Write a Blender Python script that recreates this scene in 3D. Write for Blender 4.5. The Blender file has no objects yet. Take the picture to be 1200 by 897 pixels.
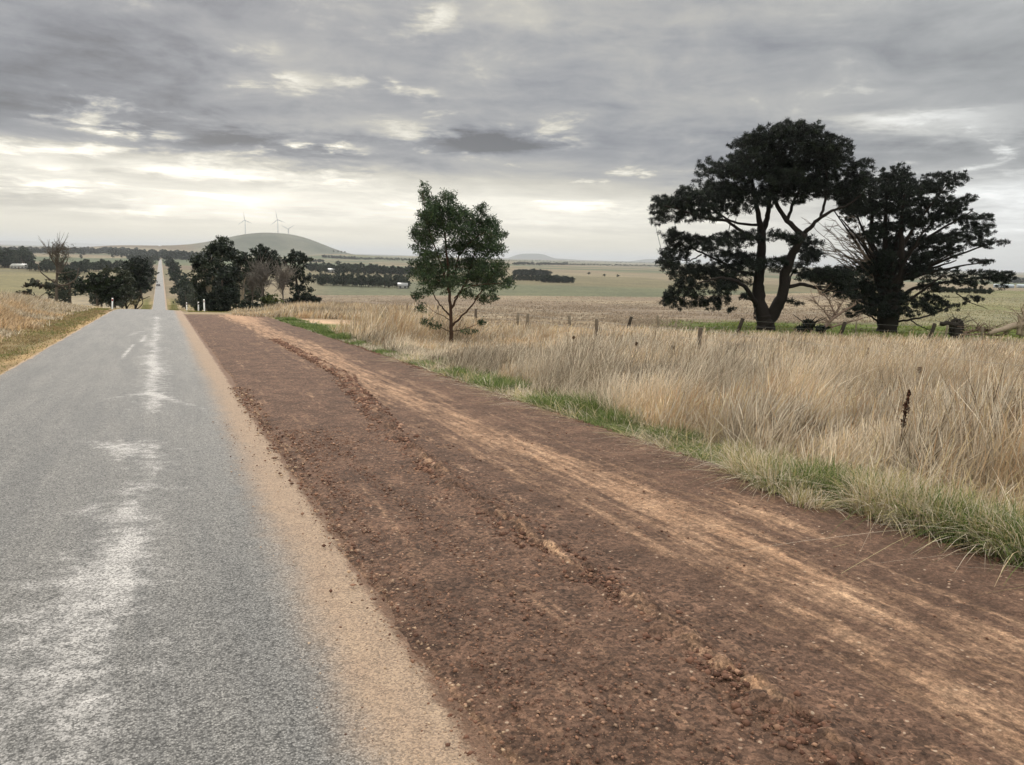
import bpy, math, random
import numpy as np
from mathutils import Matrix, Vector

# ------------------------------------------------------------------ camera, world, sun
F_PX, CX, CY = 900.0, 600.0, 448.5
YAW, PITCH, ROLL = math.radians(24.535), math.radians(9.242), -math.radians(1.587)
EYE = np.array([0., 0., 2.1])
fw = np.array([math.sin(YAW)*math.cos(PITCH), math.cos(YAW)*math.cos(PITCH), -math.sin(PITCH)])
rt = np.array([math.cos(YAW), -math.sin(YAW), 0.]); up = np.cross(rt, fw)
R_ = rt*math.cos(-ROLL) + up*math.sin(-ROLL)
U_ = -rt*math.sin(-ROLL) + up*math.cos(-ROLL)
HR = rt.copy(); HF = np.array([math.sin(YAW), math.cos(YAW), 0.])
cd = bpy.data.cameras.new('camera'); cam = bpy.data.objects.new('camera', cd)
bpy.context.scene.collection.objects.link(cam); bpy.context.scene.camera = cam
cd.sensor_width = 36; cd.lens = 27; cd.clip_start = 0.05; cd.clip_end = 120000
M = Matrix(((R_[0], U_[0], -fw[0], 0), (R_[1], U_[1], -fw[1], 0), (R_[2], U_[2], -fw[2], EYE[2]), (0, 0, 0, 1)))
cam.matrix_world = M

def ray(px, py):
    v = fw + R_*(px-CX)/F_PX + U_*(CY-py)/F_PX
    return v/np.linalg.norm(v)
def azel(px, py):
    v = ray(px, py); return math.atan2(v[0], v[1]), math.asin(v[2])

sc = bpy.context.scene
sc.view_settings.view_transform = 'Standard'; sc.view_settings.look = 'None'
sc.view_settings.gamma = 1; sc.view_settings.exposure = 0.0
sc.render.engine = 'CYCLES'
sc.cycles.max_bounces = 5; sc.cycles.diffuse_bounces = 2; sc.cycles.glossy_bounces = 1
sc.cycles.transmission_bounces = 2; sc.cycles.transparent_max_bounces = 4; sc.cycles.volume_bounces = 0
SUN_EL, SUN_AZ = math.radians(30), YAW - math.radians(22)     # azimuth clockwise from +Y

class NT:
    """small helper for node trees"""
    def __init__(s, nt): s.nt = nt; s.n = nt.nodes; s.l = nt.links
    def node(s, t, **k):
        n = s.n.new(t)
        for a, b in k.items(): setattr(n, a, b)
        return n
    def put(s, sock, v):
        if hasattr(v, 'links') or hasattr(v, 'is_output'): s.l.new(v, sock)
        elif isinstance(v, (tuple, list)): sock.default_value = tuple(v)+((1.,) if len(v) == 3 and len(sock.default_value) == 4 else ())
        else: sock.default_value = v
    def m(s, op, a, b=None, c=None, clamp=False):
        n = s.node('ShaderNodeMath', operation=op, use_clamp=clamp)
        s.put(n.inputs[0], a)
        if b is not None: s.put(n.inputs[1], b)
        if c is not None: s.put(n.inputs[2], c)
        return n.outputs[0]
    def comb(s, x, y, z):
        n = s.node('ShaderNodeCombineXYZ'); s.put(n.inputs[0], x); s.put(n.inputs[1], y); s.put(n.inputs[2], z); return n.outputs[0]
    def sep(s, v):
        n = s.node('ShaderNodeSeparateXYZ'); s.l.new(v, n.inputs[0]); return n.outputs
    def noise(s, vec, scale, detail=4, rough=.5, dist=0., lac=2.0):
        n = s.node('ShaderNodeTexNoise'); s.l.new(vec, n.inputs['Vector'])
        n.inputs['Scale'].default_value = scale; n.inputs['Detail'].default_value = detail
        n.inputs['Roughness'].default_value = rough; n.inputs['Distortion'].default_value = dist; n.inputs['Lacunarity'].default_value = lac
        return n.outputs[0]
    def voro(s, vec, scale, feature='F1', out=0, rnd=1.0):
        n = s.node('ShaderNodeTexVoronoi', feature=feature); s.l.new(vec, n.inputs['Vector'])
        n.inputs['Scale'].default_value = scale; n.inputs['Randomness'].default_value = rnd
        return n.outputs[out]
    def map(s, v, a, b, c=0., d=1., smooth=True):
        n = s.node('ShaderNodeMapRange', interpolation_type='SMOOTHSTEP' if smooth else 'LINEAR')
        for i, q in enumerate((v, a, b, c, d)): s.put(n.inputs[i], q)
        return n.outputs[0]
    def mix(s, f, a, b, mode='MIX'):
        n = s.node('ShaderNodeMix', data_type='RGBA', blend_type=mode)
        s.put(n.inputs[0], f); s.put(n.inputs[6], a); s.put(n.inputs[7], b); return n.outputs[2]
    def scale(s, vec, xyz):
        n = s.node('ShaderNodeVectorMath', operation='MULTIPLY'); s.l.new(vec, n.inputs[0]); n.inputs[1].default_value = xyz; return n.outputs[0]
    def vadd(s, a, b):
        n = s.node('ShaderNodeVectorMath', operation='ADD'); s.put(n.inputs[0], a); s.put(n.inputs[1], b); return n.outputs[0]

def lin(r, g, b):
    f = lambda c: (c/255/12.92) if c/255 <= .04045 else ((c/255+.055)/1.055)**2.4
    return (f(r), f(g), f(b))

# world: Nishita sky behind a procedural stratocumulus deck
w = bpy.data.worlds.new('World'); sc.world = w; w.use_nodes = True
t = NT(w.node_tree); t.n.clear()
tc = t.node('ShaderNodeTexCoord').outputs['Generated']
dx, dy, dz = t.sep(tc)
az = t.m('ARCTAN2', dx, dy); el = t.m('ARCSINE', dz)
elp = t.m('MAXIMUM', el, 0.0)
den = t.m('ADD', t.m('MAXIMUM', dz, 0.0), 0.045)
plane = t.comb(t.m('DIVIDE', dx, den), t.m('DIVIDE', dy, den), 0.0)
rotn = t.node('ShaderNodeVectorRotate', rotation_type='Z_AXIS'); t.l.new(plane, rotn.inputs['Vector']); rotn.inputs['Angle'].default_value = YAW
plane = rotn.outputs[0]
pl = t.scale(plane, (.75, 1.15, 1))
warp = t.noise(pl, .35, 3, .5)
n_big = t.noise(pl, .30, 5, .55, .25)
pm = t.comb(t.m('MULTIPLY', az, 3.4), t.m('MULTIPLY', t.m('LOGARITHM', t.m('ADD', elp, .05), math.e), 2.3), 1.7)
n_mid = t.noise(pm, 2.3, 8, .58, .45)
n_fine = t.noise(pm, 8.0, 7, .62, .35)
sv = t.comb(t.m('MULTIPLY', az, 5.0), t.m('MULTIPLY', el, 34.0), 3.3)
n_str = t.noise(sv, 1.0, 6, .6, .5)
sv2 = t.comb(t.m('MULTIPLY', az, 14.0), t.m('MULTIPLY', el, 60.0), 9.3)
n_str2 = t.noise(sv2, 1.0, 5, .6, .4)
wx = t.m('MULTIPLY', t.m('SUBTRACT', n_mid, .5), .16)
wy = t.m('ADD', t.m('MULTIPLY', t.m('SUBTRACT', n_str, .5), .035), t.m('MULTIPLY', t.m('SUBTRACT', n_fine, .5), .03))
azw = t.m('ADD', az, wx); elw = t.m('ADD', el, wy)
BASE = [(-.02, .66), (.012, .75), (.03, .76), (.055, .72), (.08, .60), (.11, .50), (.15, .44), (.20, .41), (.30, .45), (.45, 1.2), (.8, 1.9), (1.6, 2.1)]
cr = t.node('ShaderNodeFloatCurve')
cur = cr.mapping.curves[0]
pts = [((e+.05)/1.7, v/2.5) for e, v in BASE]
cur.points[0].location = pts[0]; cur.points[1].location = pts[-1]
for p_ in pts[1:-1]: cur.points.new(*p_)
for p_ in cur.points: p_.handle_type = 'VECTOR'
cr.mapping.update()
t.l.new(t.m('DIVIDE', t.m('ADD', el, .05), 1.7), cr.inputs['Value'])
lum = t.m('MULTIPLY', cr.outputs[0], 2.5)
low = t.map(el, 0.0, .06)                      # cloud contrast dies towards the horizon
def blob(px, py, rx, ry, amp):
    a0, e0 = azel(px, py)
    sx, sy = rx/F_PX, ry/F_PX
    qx = t.m('DIVIDE', t.m('SUBTRACT', azw, a0), sx); qy = t.m('DIVIDE', t.m('SUBTRACT', elw, e0), sy)
    q = t.m('ADD', t.m('MULTIPLY', qx, qx), t.m('MULTIPLY', qy, qy))
    return t.m('MULTIPLY', t.m('EXPONENT', t.m('MULTIPLY', q, -1.0)), amp)
SOFT = [ # px, py, rx, ry, amplitude (relative)
 (110, 90, 260, 60, -.28), (420, 22, 300, 30, -.10), (330, 110, 110, 60, .16), (640, 130, 240, 40, -.12),
 (960, 60, 300, 50, -.06), (760, 175, 300, 30, -.14), (330, 172, 150, 16, -.40), (60, 240, 110, 14, -.25), (150, 195, 220, 9, .22),
 (560, 168, 70, 12, -.30), (930, 140, 300, 18, .06), (300, 240, 200, 14, .16), (500, 220, 160, 12, .10), (650, 250, 160, 16, .12),
 (1150, 190, 120, 22, -.12), (1120, 150, 90, 14, .22), (1170, 225, 90, 20, .30), (40, 130, 160, 14, -.12), (180, 262, 90, 12, .05),
 (620, 20, 160, 20, .14), (1050, 110, 200, 24, .04), (0, 20, 200, 30, .04), (860, 215, 300, 10, -.08)]
BRIGHT = [(140, 151, 40, 7, .75), (383, 171, 36, 4.5, .9), (90, 177, 80, 6, .45), (505, 20, 28, 12, .4), (350, 97, 24, 9, .45),
 (450, 97, 14, 6, .5), (480, 152, 40, 8, .35), (310, 62, 16, 9, .3), (490, 108, 30, 5, .3), (240, 200, 70, 8, .3), (1065, 140, 60, 9, .32),
 (660, 165, 20, 9, .35), (405, 95, 16, 5, .3), (50, 215, 60, 5, .3), (690, 243, 60, 5, .25), (1180, 215, 60, 10, .25), (170, 245, 30, 6, .4), (380, 205, 40, 6, .3)]
tot = None
for b_ in SOFT:
    v = blob(*b_); tot = v if tot is None else t.m('ADD', tot, v)
bt = None
for b_ in BRIGHT:
    v = blob(*b_); bt = v if bt is None else t.m('ADD', bt, v)
brk = t.map(n_str2, .36, .60, .15, 1.9)
bt = t.m('MULTIPLY', t.m('MULTIPLY', bt, 1.2), brk)
tex = t.m('MULTIPLY', t.m('SUBTRACT', n_big, .5), 1.15)
tex = t.m('ADD', tex, t.m('MULTIPLY', t.m('SUBTRACT', n_mid, .5), .80))
tex = t.m('ADD', tex, t.m('MULTIPLY', t.m('SUBTRACT', n_fine, .5), .22))
tex = t.m('ADD', tex, t.m('MULTIPLY', t.m('SUBTRACT', n_str, .5), .35))
tex = t.m('MULTIPLY', tex, t.map(el, .0, .07, .05, 1.0))
gap = t.m('MULTIPLY', t.map(t.m('ADD', n_mid, t.m('MULTIPLY', t.m('SUBTRACT', n_fine, .5), .5)), .60, .80), t.m('MULTIPLY', t.map(el, .03, .06), t.map(el, .14, .24, .75, .15)))
rel = t.m('ADD', t.m('ADD', tex, t.m('MULTIPLY', t.m('MULTIPLY', tot, 1.5), low)), t.m('ADD', t.m('MULTIPLY', bt, low), gap))
lum = t.m('MULTIPLY', lum, t.m('MAXIMUM', t.m('ADD', 1.0, t.m('MULTIPLY', rel, 1.15)), .3))
# sun glow behind the cloud on the left
a0, e0 = azel(330, 230)
gq = t.m('ADD', t.m('POWER', t.m('DIVIDE', t.m('SUBTRACT', az, a0), .40), 2), t.m('POWER', t.m('DIVIDE', t.m('SUBTRACT', el, e0), .07), 2))
lum = t.m('MULTIPLY', lum, t.m('ADD', 1.0, t.m('MULTIPLY', t.m('EXPONENT', t.m('MULTIPLY', gq, -1)), .20)))
ccol = t.mix(t.map(lum, .22, .62), (.94, .985, 1.10), (1.06, 1.02, .90))
ccol = t.mix(t.map(el, .0, .05, 1, 0), ccol, (1.08, 1.01, .80))
ccol = t.mix(t.map(az, YAW+.15, YAW+.6, 0, .8), ccol, (.97, 1.0, 1.02))
vm = t.node('ShaderNodeVectorMath', operation='SCALE'); t.l.new(ccol, vm.inputs[0]); t.l.new(lum, vm.inputs['Scale'])
sky = t.node('ShaderNodeTexSky', sky_type='NISHITA'); sky.sun_disc = False
sky.sun_elevation = SUN_EL; sky.sun_rotation = SUN_AZ; sky.dust_density = 2.0; sky.altitude = 300
bg1 = t.node('ShaderNodeBackground'); t.l.new(sky.outputs[0], bg1.inputs[0]); bg1.inputs[1].default_value = .08
bg2 = t.node('ShaderNodeBackground'); t.l.new(vm.outputs[0], bg2.inputs[0]); bg2.inputs[1].default_value = 1.0
mx = t.node('ShaderNodeMixShader'); mx.inputs[0].default_value = .96
t.l.new(bg1.outputs[0], mx.inputs[1]); t.l.new(bg2.outputs[0], mx.inputs[2])
wo = t.node('ShaderNodeOutputWorld'); t.l.new(mx.outputs[0], wo.inputs[0])

sl = bpy.data.lights.new('sun', 'SUN'); sl.energy = 1.5; sl.angle = math.radians(11); sl.color = (1, .96, .90)
so = bpy.data.objects.new('sun', sl); sc.collection.objects.link(so)
sd = Vector((math.sin(SUN_AZ)*math.cos(SUN_EL), math.cos(SUN_AZ)*math.cos(SUN_EL), math.sin(SUN_EL)))
so.rotation_euler = sd.to_track_quat('Z', 'Y').to_euler(); so.location = (0, 0, 30)

# ------------------------------------------------------------------ numeric helpers
rng = np.random.default_rng(7)
def sstep(x, a, b):
    q = np.clip((np.asarray(x, float)-a)/(b-a), 0, 1); return q*q*(3-2*q)
def sp(x, k):                       # soft plus
    x = np.asarray(x, float); return np.where(x/k > 30, x, k*np.log1p(np.exp(np.clip(x/k, -40, 30))))
_P = np.random.default_rng(3).random((256, 256))
def vnoise(x, y):
    x = np.asarray(x, float); y = np.asarray(y, float)
    xi = np.floor(x).astype(int); yi = np.floor(y).astype(int); fx = x-xi; fy = y-yi
    fx = fx*fx*(3-2*fx); fy = fy*fy*(3-2*fy)
    g = lambda i, j: _P[(xi+i) & 255, (yi+j) & 255]
    return (g(0, 0)*(1-fx)+g(1, 0)*fx)*(1-fy)+(g(0, 1)*(1-fx)+g(1, 1)*fx)*fy
def fbm(x, y, o=4, r=.5):
    s = 0; a = 1; n = 0
    for i in range(o):
        s = s+a*vnoise(x*2**i+17.3*i, y*2**i+9.1*i); n += a; a *= r
    return s/n

PA, PB = .017832, .039066
def _p(px): return azel(px, 300)[0]-YAW
_bx = [-1.6, _p(0), _p(180), _p(245), _p(300), _p(372), _p(600), _p(780), _p(900), _p(1000), _p(1180), 1.0, 3.2]
_bs = [.083, .083, .083, .083, .070, .046, .0375, .0325, .022, .0150, .0040, .005, .02]
HILLS = [ # px, dist, height m, sigma left m, sigma right m, sigma depth m, power
 (326, 3500, 92, 275, 240, 400, 2.4), (165, 3300, 27, 230, 420, 350, 2.4), (470, 4200, 12, 500, 700, 500, 2.2),
 (622, 12000, 80, 300, 300, 500, 4.0), (655, 12200, 22, 420, 420, 500, 2.0), (765, 12000, 58, 280, 300, 500, 2.0),
 (20, 26000, 95, 1500, 1700, 1200, 2.0), (120, 26000, 55, 1500, 1500, 1200, 2.0), (720, 8000, 10, 900, 900, 600, 2.0), (1150, 9000, 14, 900, 900, 600, 2.0),
 (395, 2600, 16, 120, 260, 200, 2.0)]
_hl = []
for px_, d_, h_, s1_, s2_, s3_, p_ in HILLS:
    a_ = azel(px_, 300)[0]; _hl.append((d_*math.sin(a_), d_*math.cos(a_), math.sin(a_), math.cos(a_), h_, s1_, s2_, s3_, p_))
def H(x, y):
    x = np.asarray(x, float); y = np.asarray(y, float)
    r = np.hypot(x, y)+1e-9; rel = np.arctan2(x, y)-YAW; rel = (rel+np.pi) % (2*np.pi)-np.pi
    D = r*np.maximum(np.cos(rel), .35)
    P = -(PA*x+PB*y); k0 = -P/D
    s1 = np.interp(rel, _bx, _bs)
    z = P+(k0-s1)*(sp(D-57, 3.0)-sp(-57., 3.0))+(s1-.10)*sp(D-235, 9.)
    V = -18+1.6*(fbm(x/420+3, y/420, 3)-.5)*sstep(D, 280, 700)
    V = V+6.0*(fbm(x/2500+8, y/2500+4, 3)-.5)*sstep(D, 1500, 5000)
    z = V+sp(z-V, 1.2)
    for hx, hy, sa, ca, h, sl_, sr_, sd_, p in _hl:
        qx = (x-hx)*ca-(y-hy)*sa; qd = (x-hx)*sa+(y-hy)*ca
        q = np.hypot(qx/np.where(qx < 0, sl_, sr_), qd/sd_)
        z = z+h*np.exp(-np.minimum(q, 20)**p)
    return z
def Dof(x, y): return x*HF[0]+y*HF[1]
def hit(px, py, far=40000):
    """where the line of sight through a pixel first meets the ground"""
    v = ray(px, py); ts = np.geomspace(1, far, 1500); p = EYE[None]+ts[:, None]*v[None]
    b = p[:, 2] < H(p[:, 0], p[:, 1]); i = int(np.argmax(b)) if b.any() else len(ts)-1
    lo, hi = ts[max(i-1, 0)], ts[i]
    for _ in range(30):
        m_ = (lo+hi)/2; q = EYE+v*m_
        if q[2] < H(q[0], q[1]): hi = m_
        else: lo = m_
    q = EYE+v*hi; return np.array([q[0], q[1], float(H(q[0], q[1]))])
def at_depth(px, D):
    """ground point in the vertical direction of pixel column px at camera depth D"""
    py = 340.
    for _ in range(4):
        v = ray(px, py); q = EYE+v*(D/(v[0]*HF[0]+v[1]*HF[1])); z = float(H(q[0], q[1]))
        d = np.array([q[0], q[1], z])-EYE; py = CY-F_PX*(d@U_)/(d@fw)
    return np.array([q[0], q[1], z])
def proj(p):
    d = np.asarray(p)-EYE; c = d@fw; return CX+F_PX*(d@R_)/c, CY-F_PX*(d@U_)/c

def mesh_np(name, V, faces, mat, col=None, smooth=False, parent=None):
    """V (n,3); faces: list of int arrays (m,k)"""
    me = bpy.data.meshes.new(name); V = np.ascontiguousarray(V, dtype=np.float32)
    me.vertices.add(len(V)); me.vertices.foreach_set('co', V.ravel())
    faces = [np.asarray(f_) for f_ in faces if len(f_)]
    ls = np.concatenate([f_.ravel() for f_ in faces]).astype(np.int32)
    tot_ = np.concatenate([np.full(len(f_), f_.shape[1], np.int32) for f_ in faces])
    st = np.concatenate([[0], np.cumsum(tot_)[:-1]]).astype(np.int32)
    me.loops.add(len(ls)); me.loops.foreach_set('vertex_index', ls)
    me.polygons.add(len(tot_)); me.polygons.foreach_set('loop_start', st); me.polygons.foreach_set('loop_total', tot_)
    if smooth: me.polygons.foreach_set('use_smooth', np.ones(len(tot_), bool))
    if col is not None:
        for nm, c in (col if isinstance(col, dict) else {'col': col}).items():
            c = np.asarray(c, dtype=np.float32)
            if c.ndim == 1: a_ = me.attributes.new(nm, 'FLOAT', 'POINT'); a_.data.foreach_set('value', c)
            else:
                a_ = me.attributes.new(nm, 'FLOAT_COLOR', 'POINT')
                a_.data.foreach_set('color', np.concatenate([c, np.ones((len(c), 1), np.float32)], 1).ravel())
    me.update(calc_edges=True); me.validate()
    if mat: me.materials.append(mat)
    o = bpy.data.objects.new(name, me); sc.collection.objects.link(o)
    if parent is not None: o.parent = parent
    return o
def tag(o, label=None, cat=None, group=None, kind=None):
    if label: o['label'] = label
    if cat: o['category'] = cat
    if group: o['group'] = group
    if kind: o['kind'] = kind
    return o
def empty(name, loc, rz=0.):
    o = bpy.data.objects.new(name, None); o.location = tuple(loc); o.rotation_euler = (0, 0, rz); o.empty_display_size = .3
    sc.collection.objects.link(o); return o
def grid_faces(nr, nc, off=0, wrap=False):
    i = np.arange(nr-1)[:, None]; j = np.arange(nc if wrap else nc-1)[None]
    a_ = i*nc+j; b_ = i*nc+(j+1) % nc; return (np.stack([a_, b_, b_+nc, a_+nc], -1).reshape(-1, 4)+off)

class Bag:
    """collects geometry for one mesh"""
    def __init__(s): s.V = []; s.Q = []; s.T = []; s.C = []; s.n = 0
    def add(s, V, Q=None, T=None, c=None):
        V = np.asarray(V, float)
        if Q is not None and len(Q): s.Q.append(np.asarray(Q)+s.n)
        if T is not None and len(T): s.T.append(np.asarray(T)+s.n)
        s.V.append(V); s.C.append(np.broadcast_to(np.asarray(c if c is not None else (.5, .5, .5), float), (len(V), 3))); s.n += len(V)
    def tube(s, P, r, k=7, c=None, cap=True, knob=0.):
        P = np.asarray(P, float); r = np.broadcast_to(np.asarray(r, float), (len(P),)); n = len(P)
        T_ = np.gradient(P, axis=0); T_ /= np.linalg.norm(T_, axis=1)[:, None]+1e-9
        ref = np.array([0, 0, 1.]) if abs(T_[:, 2]).mean() < .8 else np.array([1., 0, 0])
        A = np.cross(T_, ref); A /= np.linalg.norm(A, axis=1)[:, None]+1e-9; B = np.cross(T_, A)
        th = np.arange(k)*2*np.pi/k
        rr = r[:, None]*(1+(knob*(rng.random((n, k))-.5) if knob else 0))
        V = P[:, None]+rr[..., None]*(np.cos(th)[None, :, None]*A[:, None]+np.sin(th)[None, :, None]*B[:, None])
        V = V.reshape(-1, 3); Q = grid_faces(n, k, 0, True); T = []
        if cap:
            V = np.vstack([V, P[0], P[-1]]); m_ = n*k
            T = [[m_, (j+1) % k, j] for j in range(k)]+[[m_+1, (n-1)*k+j, (n-1)*k+(j+1) % k] for j in range(k)]
        s.add(V, Q, T, c)
    def box(s, c0, sz, c=None, rot=None):
        q = np.array([[x, y, z] for x in (-.5, .5) for y in (-.5, .5) for z in (-.5, .5)])*np.asarray(sz)
        if rot is not None: q = q@np.asarray(rot).T
        s.add(q+np.asarray(c0), [[0, 1, 3, 2], [4, 6, 7, 5], [0, 4, 5, 1], [2, 3, 7, 6], [0, 2, 6, 4], [1, 5, 7, 3]], None, c)
    def build(s, name, mat, parent=None, smooth=False):
        fs = []
        if s.Q: fs.append(np.vstack(s.Q))
        if s.T: fs.append(np.vstack(s.T))
        return mesh_np(name, np.vstack(s.V), fs, mat, np.vstack(s.C), smooth, parent)

# ------------------------------------------------------------------ materials
def newmat(name):
    m_ = bpy.data.materials.new(name); m_.use_nodes = True; q = NT(m_.node_tree)
    b = q.n['Principled BSDF']; return m_, q, b
def attr_mat(name, rough=.8, spec=.25, var=.25, scale=8., transl=0.):
    m_, q, b = newmat(name)
    a_ = q.node('ShaderNodeAttribute', attribute_name='col').outputs['Color']
    pos = q.node('ShaderNodeNewGeometry').outputs['Position']
    n_ = q.noise(pos, scale, 3, .6)
    c = q.mix(1.0, a_, q.mix(n_, (1-var,)*3, (1+var,)*3), 'MULTIPLY')
    q.put(b.inputs['Base Color'], c); b.inputs['Roughness'].default_value = rough
    b.inputs['Specular IOR Level'].default_value = spec
    if transl:
        tr = q.node('ShaderNodeBsdfTranslucent'); q.put(tr.inputs[0], c)
        mx_ = q.node('ShaderNodeMixShader'); mx_.inputs[0].default_value = transl
        q.l.new(b.outputs[0], mx_.inputs[1]); q.l.new(tr.outputs[0], mx_.inputs[2])
        q.l.new(mx_.outputs[0], q.n['Material Output'].inputs[0])
    return m_
M_GRASS = attr_mat('dry_grass', .7, .2, .12, 2., .30)
M_GREEN = attr_mat('green_grass', .6, .3, .15, 2., .30)
M_LEAF = attr_mat('leaves', .6, .25, .25, 3., .12)
M_BARK = attr_mat('bark', .9, .15, .45, 9.)
M_FARLEAF = attr_mat('far_leaves', .8, .1, .35, .5, .0)
M_STONE = attr_mat('stones', .9, .15, .3, 60.)
M_PAINT = attr_mat('paint', .5, .4, .12, 6.)
M_METAL = attr_mat('sheet_metal', .4, .5, .10, 2.)

def m_ground():
    m_, q, b = newmat('ground')
    a_ = q.node('ShaderNodeAttribute', attribute_name='col').outputs['Color']
    pos = q.node('ShaderNodeNewGeometry').outputs['Position']
    f0 = q.noise(pos, .02, 6, .7); f1 = q.noise(pos, .35, 6, .7); f2 = q.noise(pos, 6., 6, .75); f3 = q.noise(pos, 60., 3, .7)
    c = q.mix(1.0, a_, q.mix(q.map(f0, .3, .7), (.82, .84, .86), (1.16, 1.15, 1.1)), 'MULTIPLY')
    c = q.mix(1.0, c, q.mix(q.map(f1, .3, .7), (.72, .74, .76), (1.26, 1.24, 1.2)), 'MULTIPLY')
    c = q.mix(1.0, c, q.mix(q.map(f2, .3, .7), (.7, .7, .7), (1.3, 1.3, 1.3)), 'MULTIPLY')
    c = q.mix(.6, c, q.mix(f3, (.6, .6, .6), (1.4, 1.4, 1.4)), 'MULTIPLY')
    q.put(b.inputs['Base Color'], c); b.inputs['Roughness'].default_value = .95; b.inputs['Specular IOR Level'].default_value = .1
    bp = q.node('ShaderNodeBump'); bp.inputs['Strength'].default_value = .7; bp.inputs['Distance'].default_value = .06
    q.l.new(q.m('ADD', f2, q.m('MULTIPLY', f3, .25)), bp.inputs['Height']); q.l.new(bp.outputs[0], b.inputs['Normal'])
    return m_
def m_road():
    m_, q, b = newmat('chip_seal')
    pos = q.node('ShaderNodeNewGeometry').outputs['Position']
    wh = q.node('ShaderNodeAttribute', attribute_name='white').outputs['Fac']
    du = q.node('ShaderNodeAttribute', attribute_name='dust').outputs['Fac']
    ed = q.node('ShaderNodeAttribute', attribute_name='edge').outputs['Fac']
    chip = q.voro(pos, 98., 'F1', 1); chv = q.sep(chip)[0]
    dist = q.voro(pos, 98., 'F1', 0)
    fine = q.noise(pos, 140., 2, .7); mid = q.noise(pos, 9., 5, .7)
    st = q.scale(pos, (2.2, .22, 1)); strk = q.noise(st, 1.3, 6, .65)
    base = q.mix(q.map(chv, 0, 1, 0, 1, False), lin(66, 65, 64), lin(148, 145, 142))
    base = q.mix(1.0, base, q.mix(q.map(dist, .15, .75, 0, 1), (1.15,)*3, (.55, .55, .56)), 'MULTIPLY')
    base = q.mix(1.0, base, q.mix(q.map(strk, .3, .7), (.84, .85, .86), (1.14, 1.13, 1.11)), 'MULTIPLY')
    base = q.mix(1.0, base, q.mix(q.map(mid, .3, .7), (.90, .90, .90), (1.10, 1.10, 1.10)), 'MULTIPLY')
    # chalky wear
    wn = q.noise(q.scale(pos, (.8, .9, 1)), 5.5, 7, .75)
    wf = q.m('ADD', wh, q.m('MULTIPLY', q.m('SUBTRACT', wn, .5), 1.9))
    wf = q.m('MULTIPLY', q.map(wf, .28, .95), q.map(q.m('ADD', fine, q.m('MULTIPLY', chv, .25)), .35, .75, .45, 1.0))
    wf = q.m('MULTIPLY', q.m('MULTIPLY', wf, q.map(wh, .0, .18, 0, 1.0)), q.map(chv, .15, .75, .35, 1.0))
    base = q.mix(q.m('MULTIPLY', wf, .80), base, lin(208, 203, 200))
    # ochre dust pulled over the seal
    dn = q.noise(pos, 3.2, 6, .7); df = q.m('ADD', du, q.m('MULTIPLY', q.m('SUBTRACT', dn, .5), .55))
    dcol = q.mix(q.noise(pos, 5., 7, .7), lin(138, 115, 98), lin(176, 152, 128))
    dcol = q.mix(1.0, dcol, q.mix(q.map(chv, 0, 1, 0, 1, False), (.68,)*3, (1.24,)*3), 'MULTIPLY')
    df = q.m('MULTIPLY', q.map(df, .10, 1.05), q.map(q.m('ADD', fine, q.m('MULTIPLY', chv, .2)), .35, .7, .55, .95))
    base = q.mix(df, base, dcol)
    base = q.mix(q.m('MULTIPLY', q.map(q.m('ADD', ed, q.m('MULTIPLY', q.m('SUBTRACT', dn, .5), .8)), .35, .8), .8), base, lin(166, 138, 108))
    sp_ = q.node('ShaderNodeAttribute', attribute_name='spill').outputs['Fac']
    sn = q.noise(q.scale(pos, (1, .6, 1)), 7., 7, .75); sf = q.map(q.m('ADD', sp_, q.m('MULTIPLY', q.m('SUBTRACT', sn, .5), 1.1)), .42, .75)
    base = q.mix(sf, base, q.mix(1.0, q.mix(q.noise(pos, 3., 5, .7), lin(96, 74, 61), lin(122, 96, 79)), q.mix(q.map(chv, 0, 1, 0, 1, False), (.7,)*3, (1.35,)*3), 'MULTIPLY'))
    q.put(b.inputs['Base Color'], base)
    q.put(b.inputs['Roughness'], q.map(df, 0, 1, .72, .92)); b.inputs['Specular IOR Level'].default_value = .30
    bp = q.node('ShaderNodeBump'); bp.inputs['Strength'].default_value = .55; bp.inputs['Distance'].default_value = .006
    q.l.new(q.m('SUBTRACT', fine, dist), bp.inputs['Height']); q.l.new(bp.outputs[0], b.inputs['Normal'])
    return m_
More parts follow.
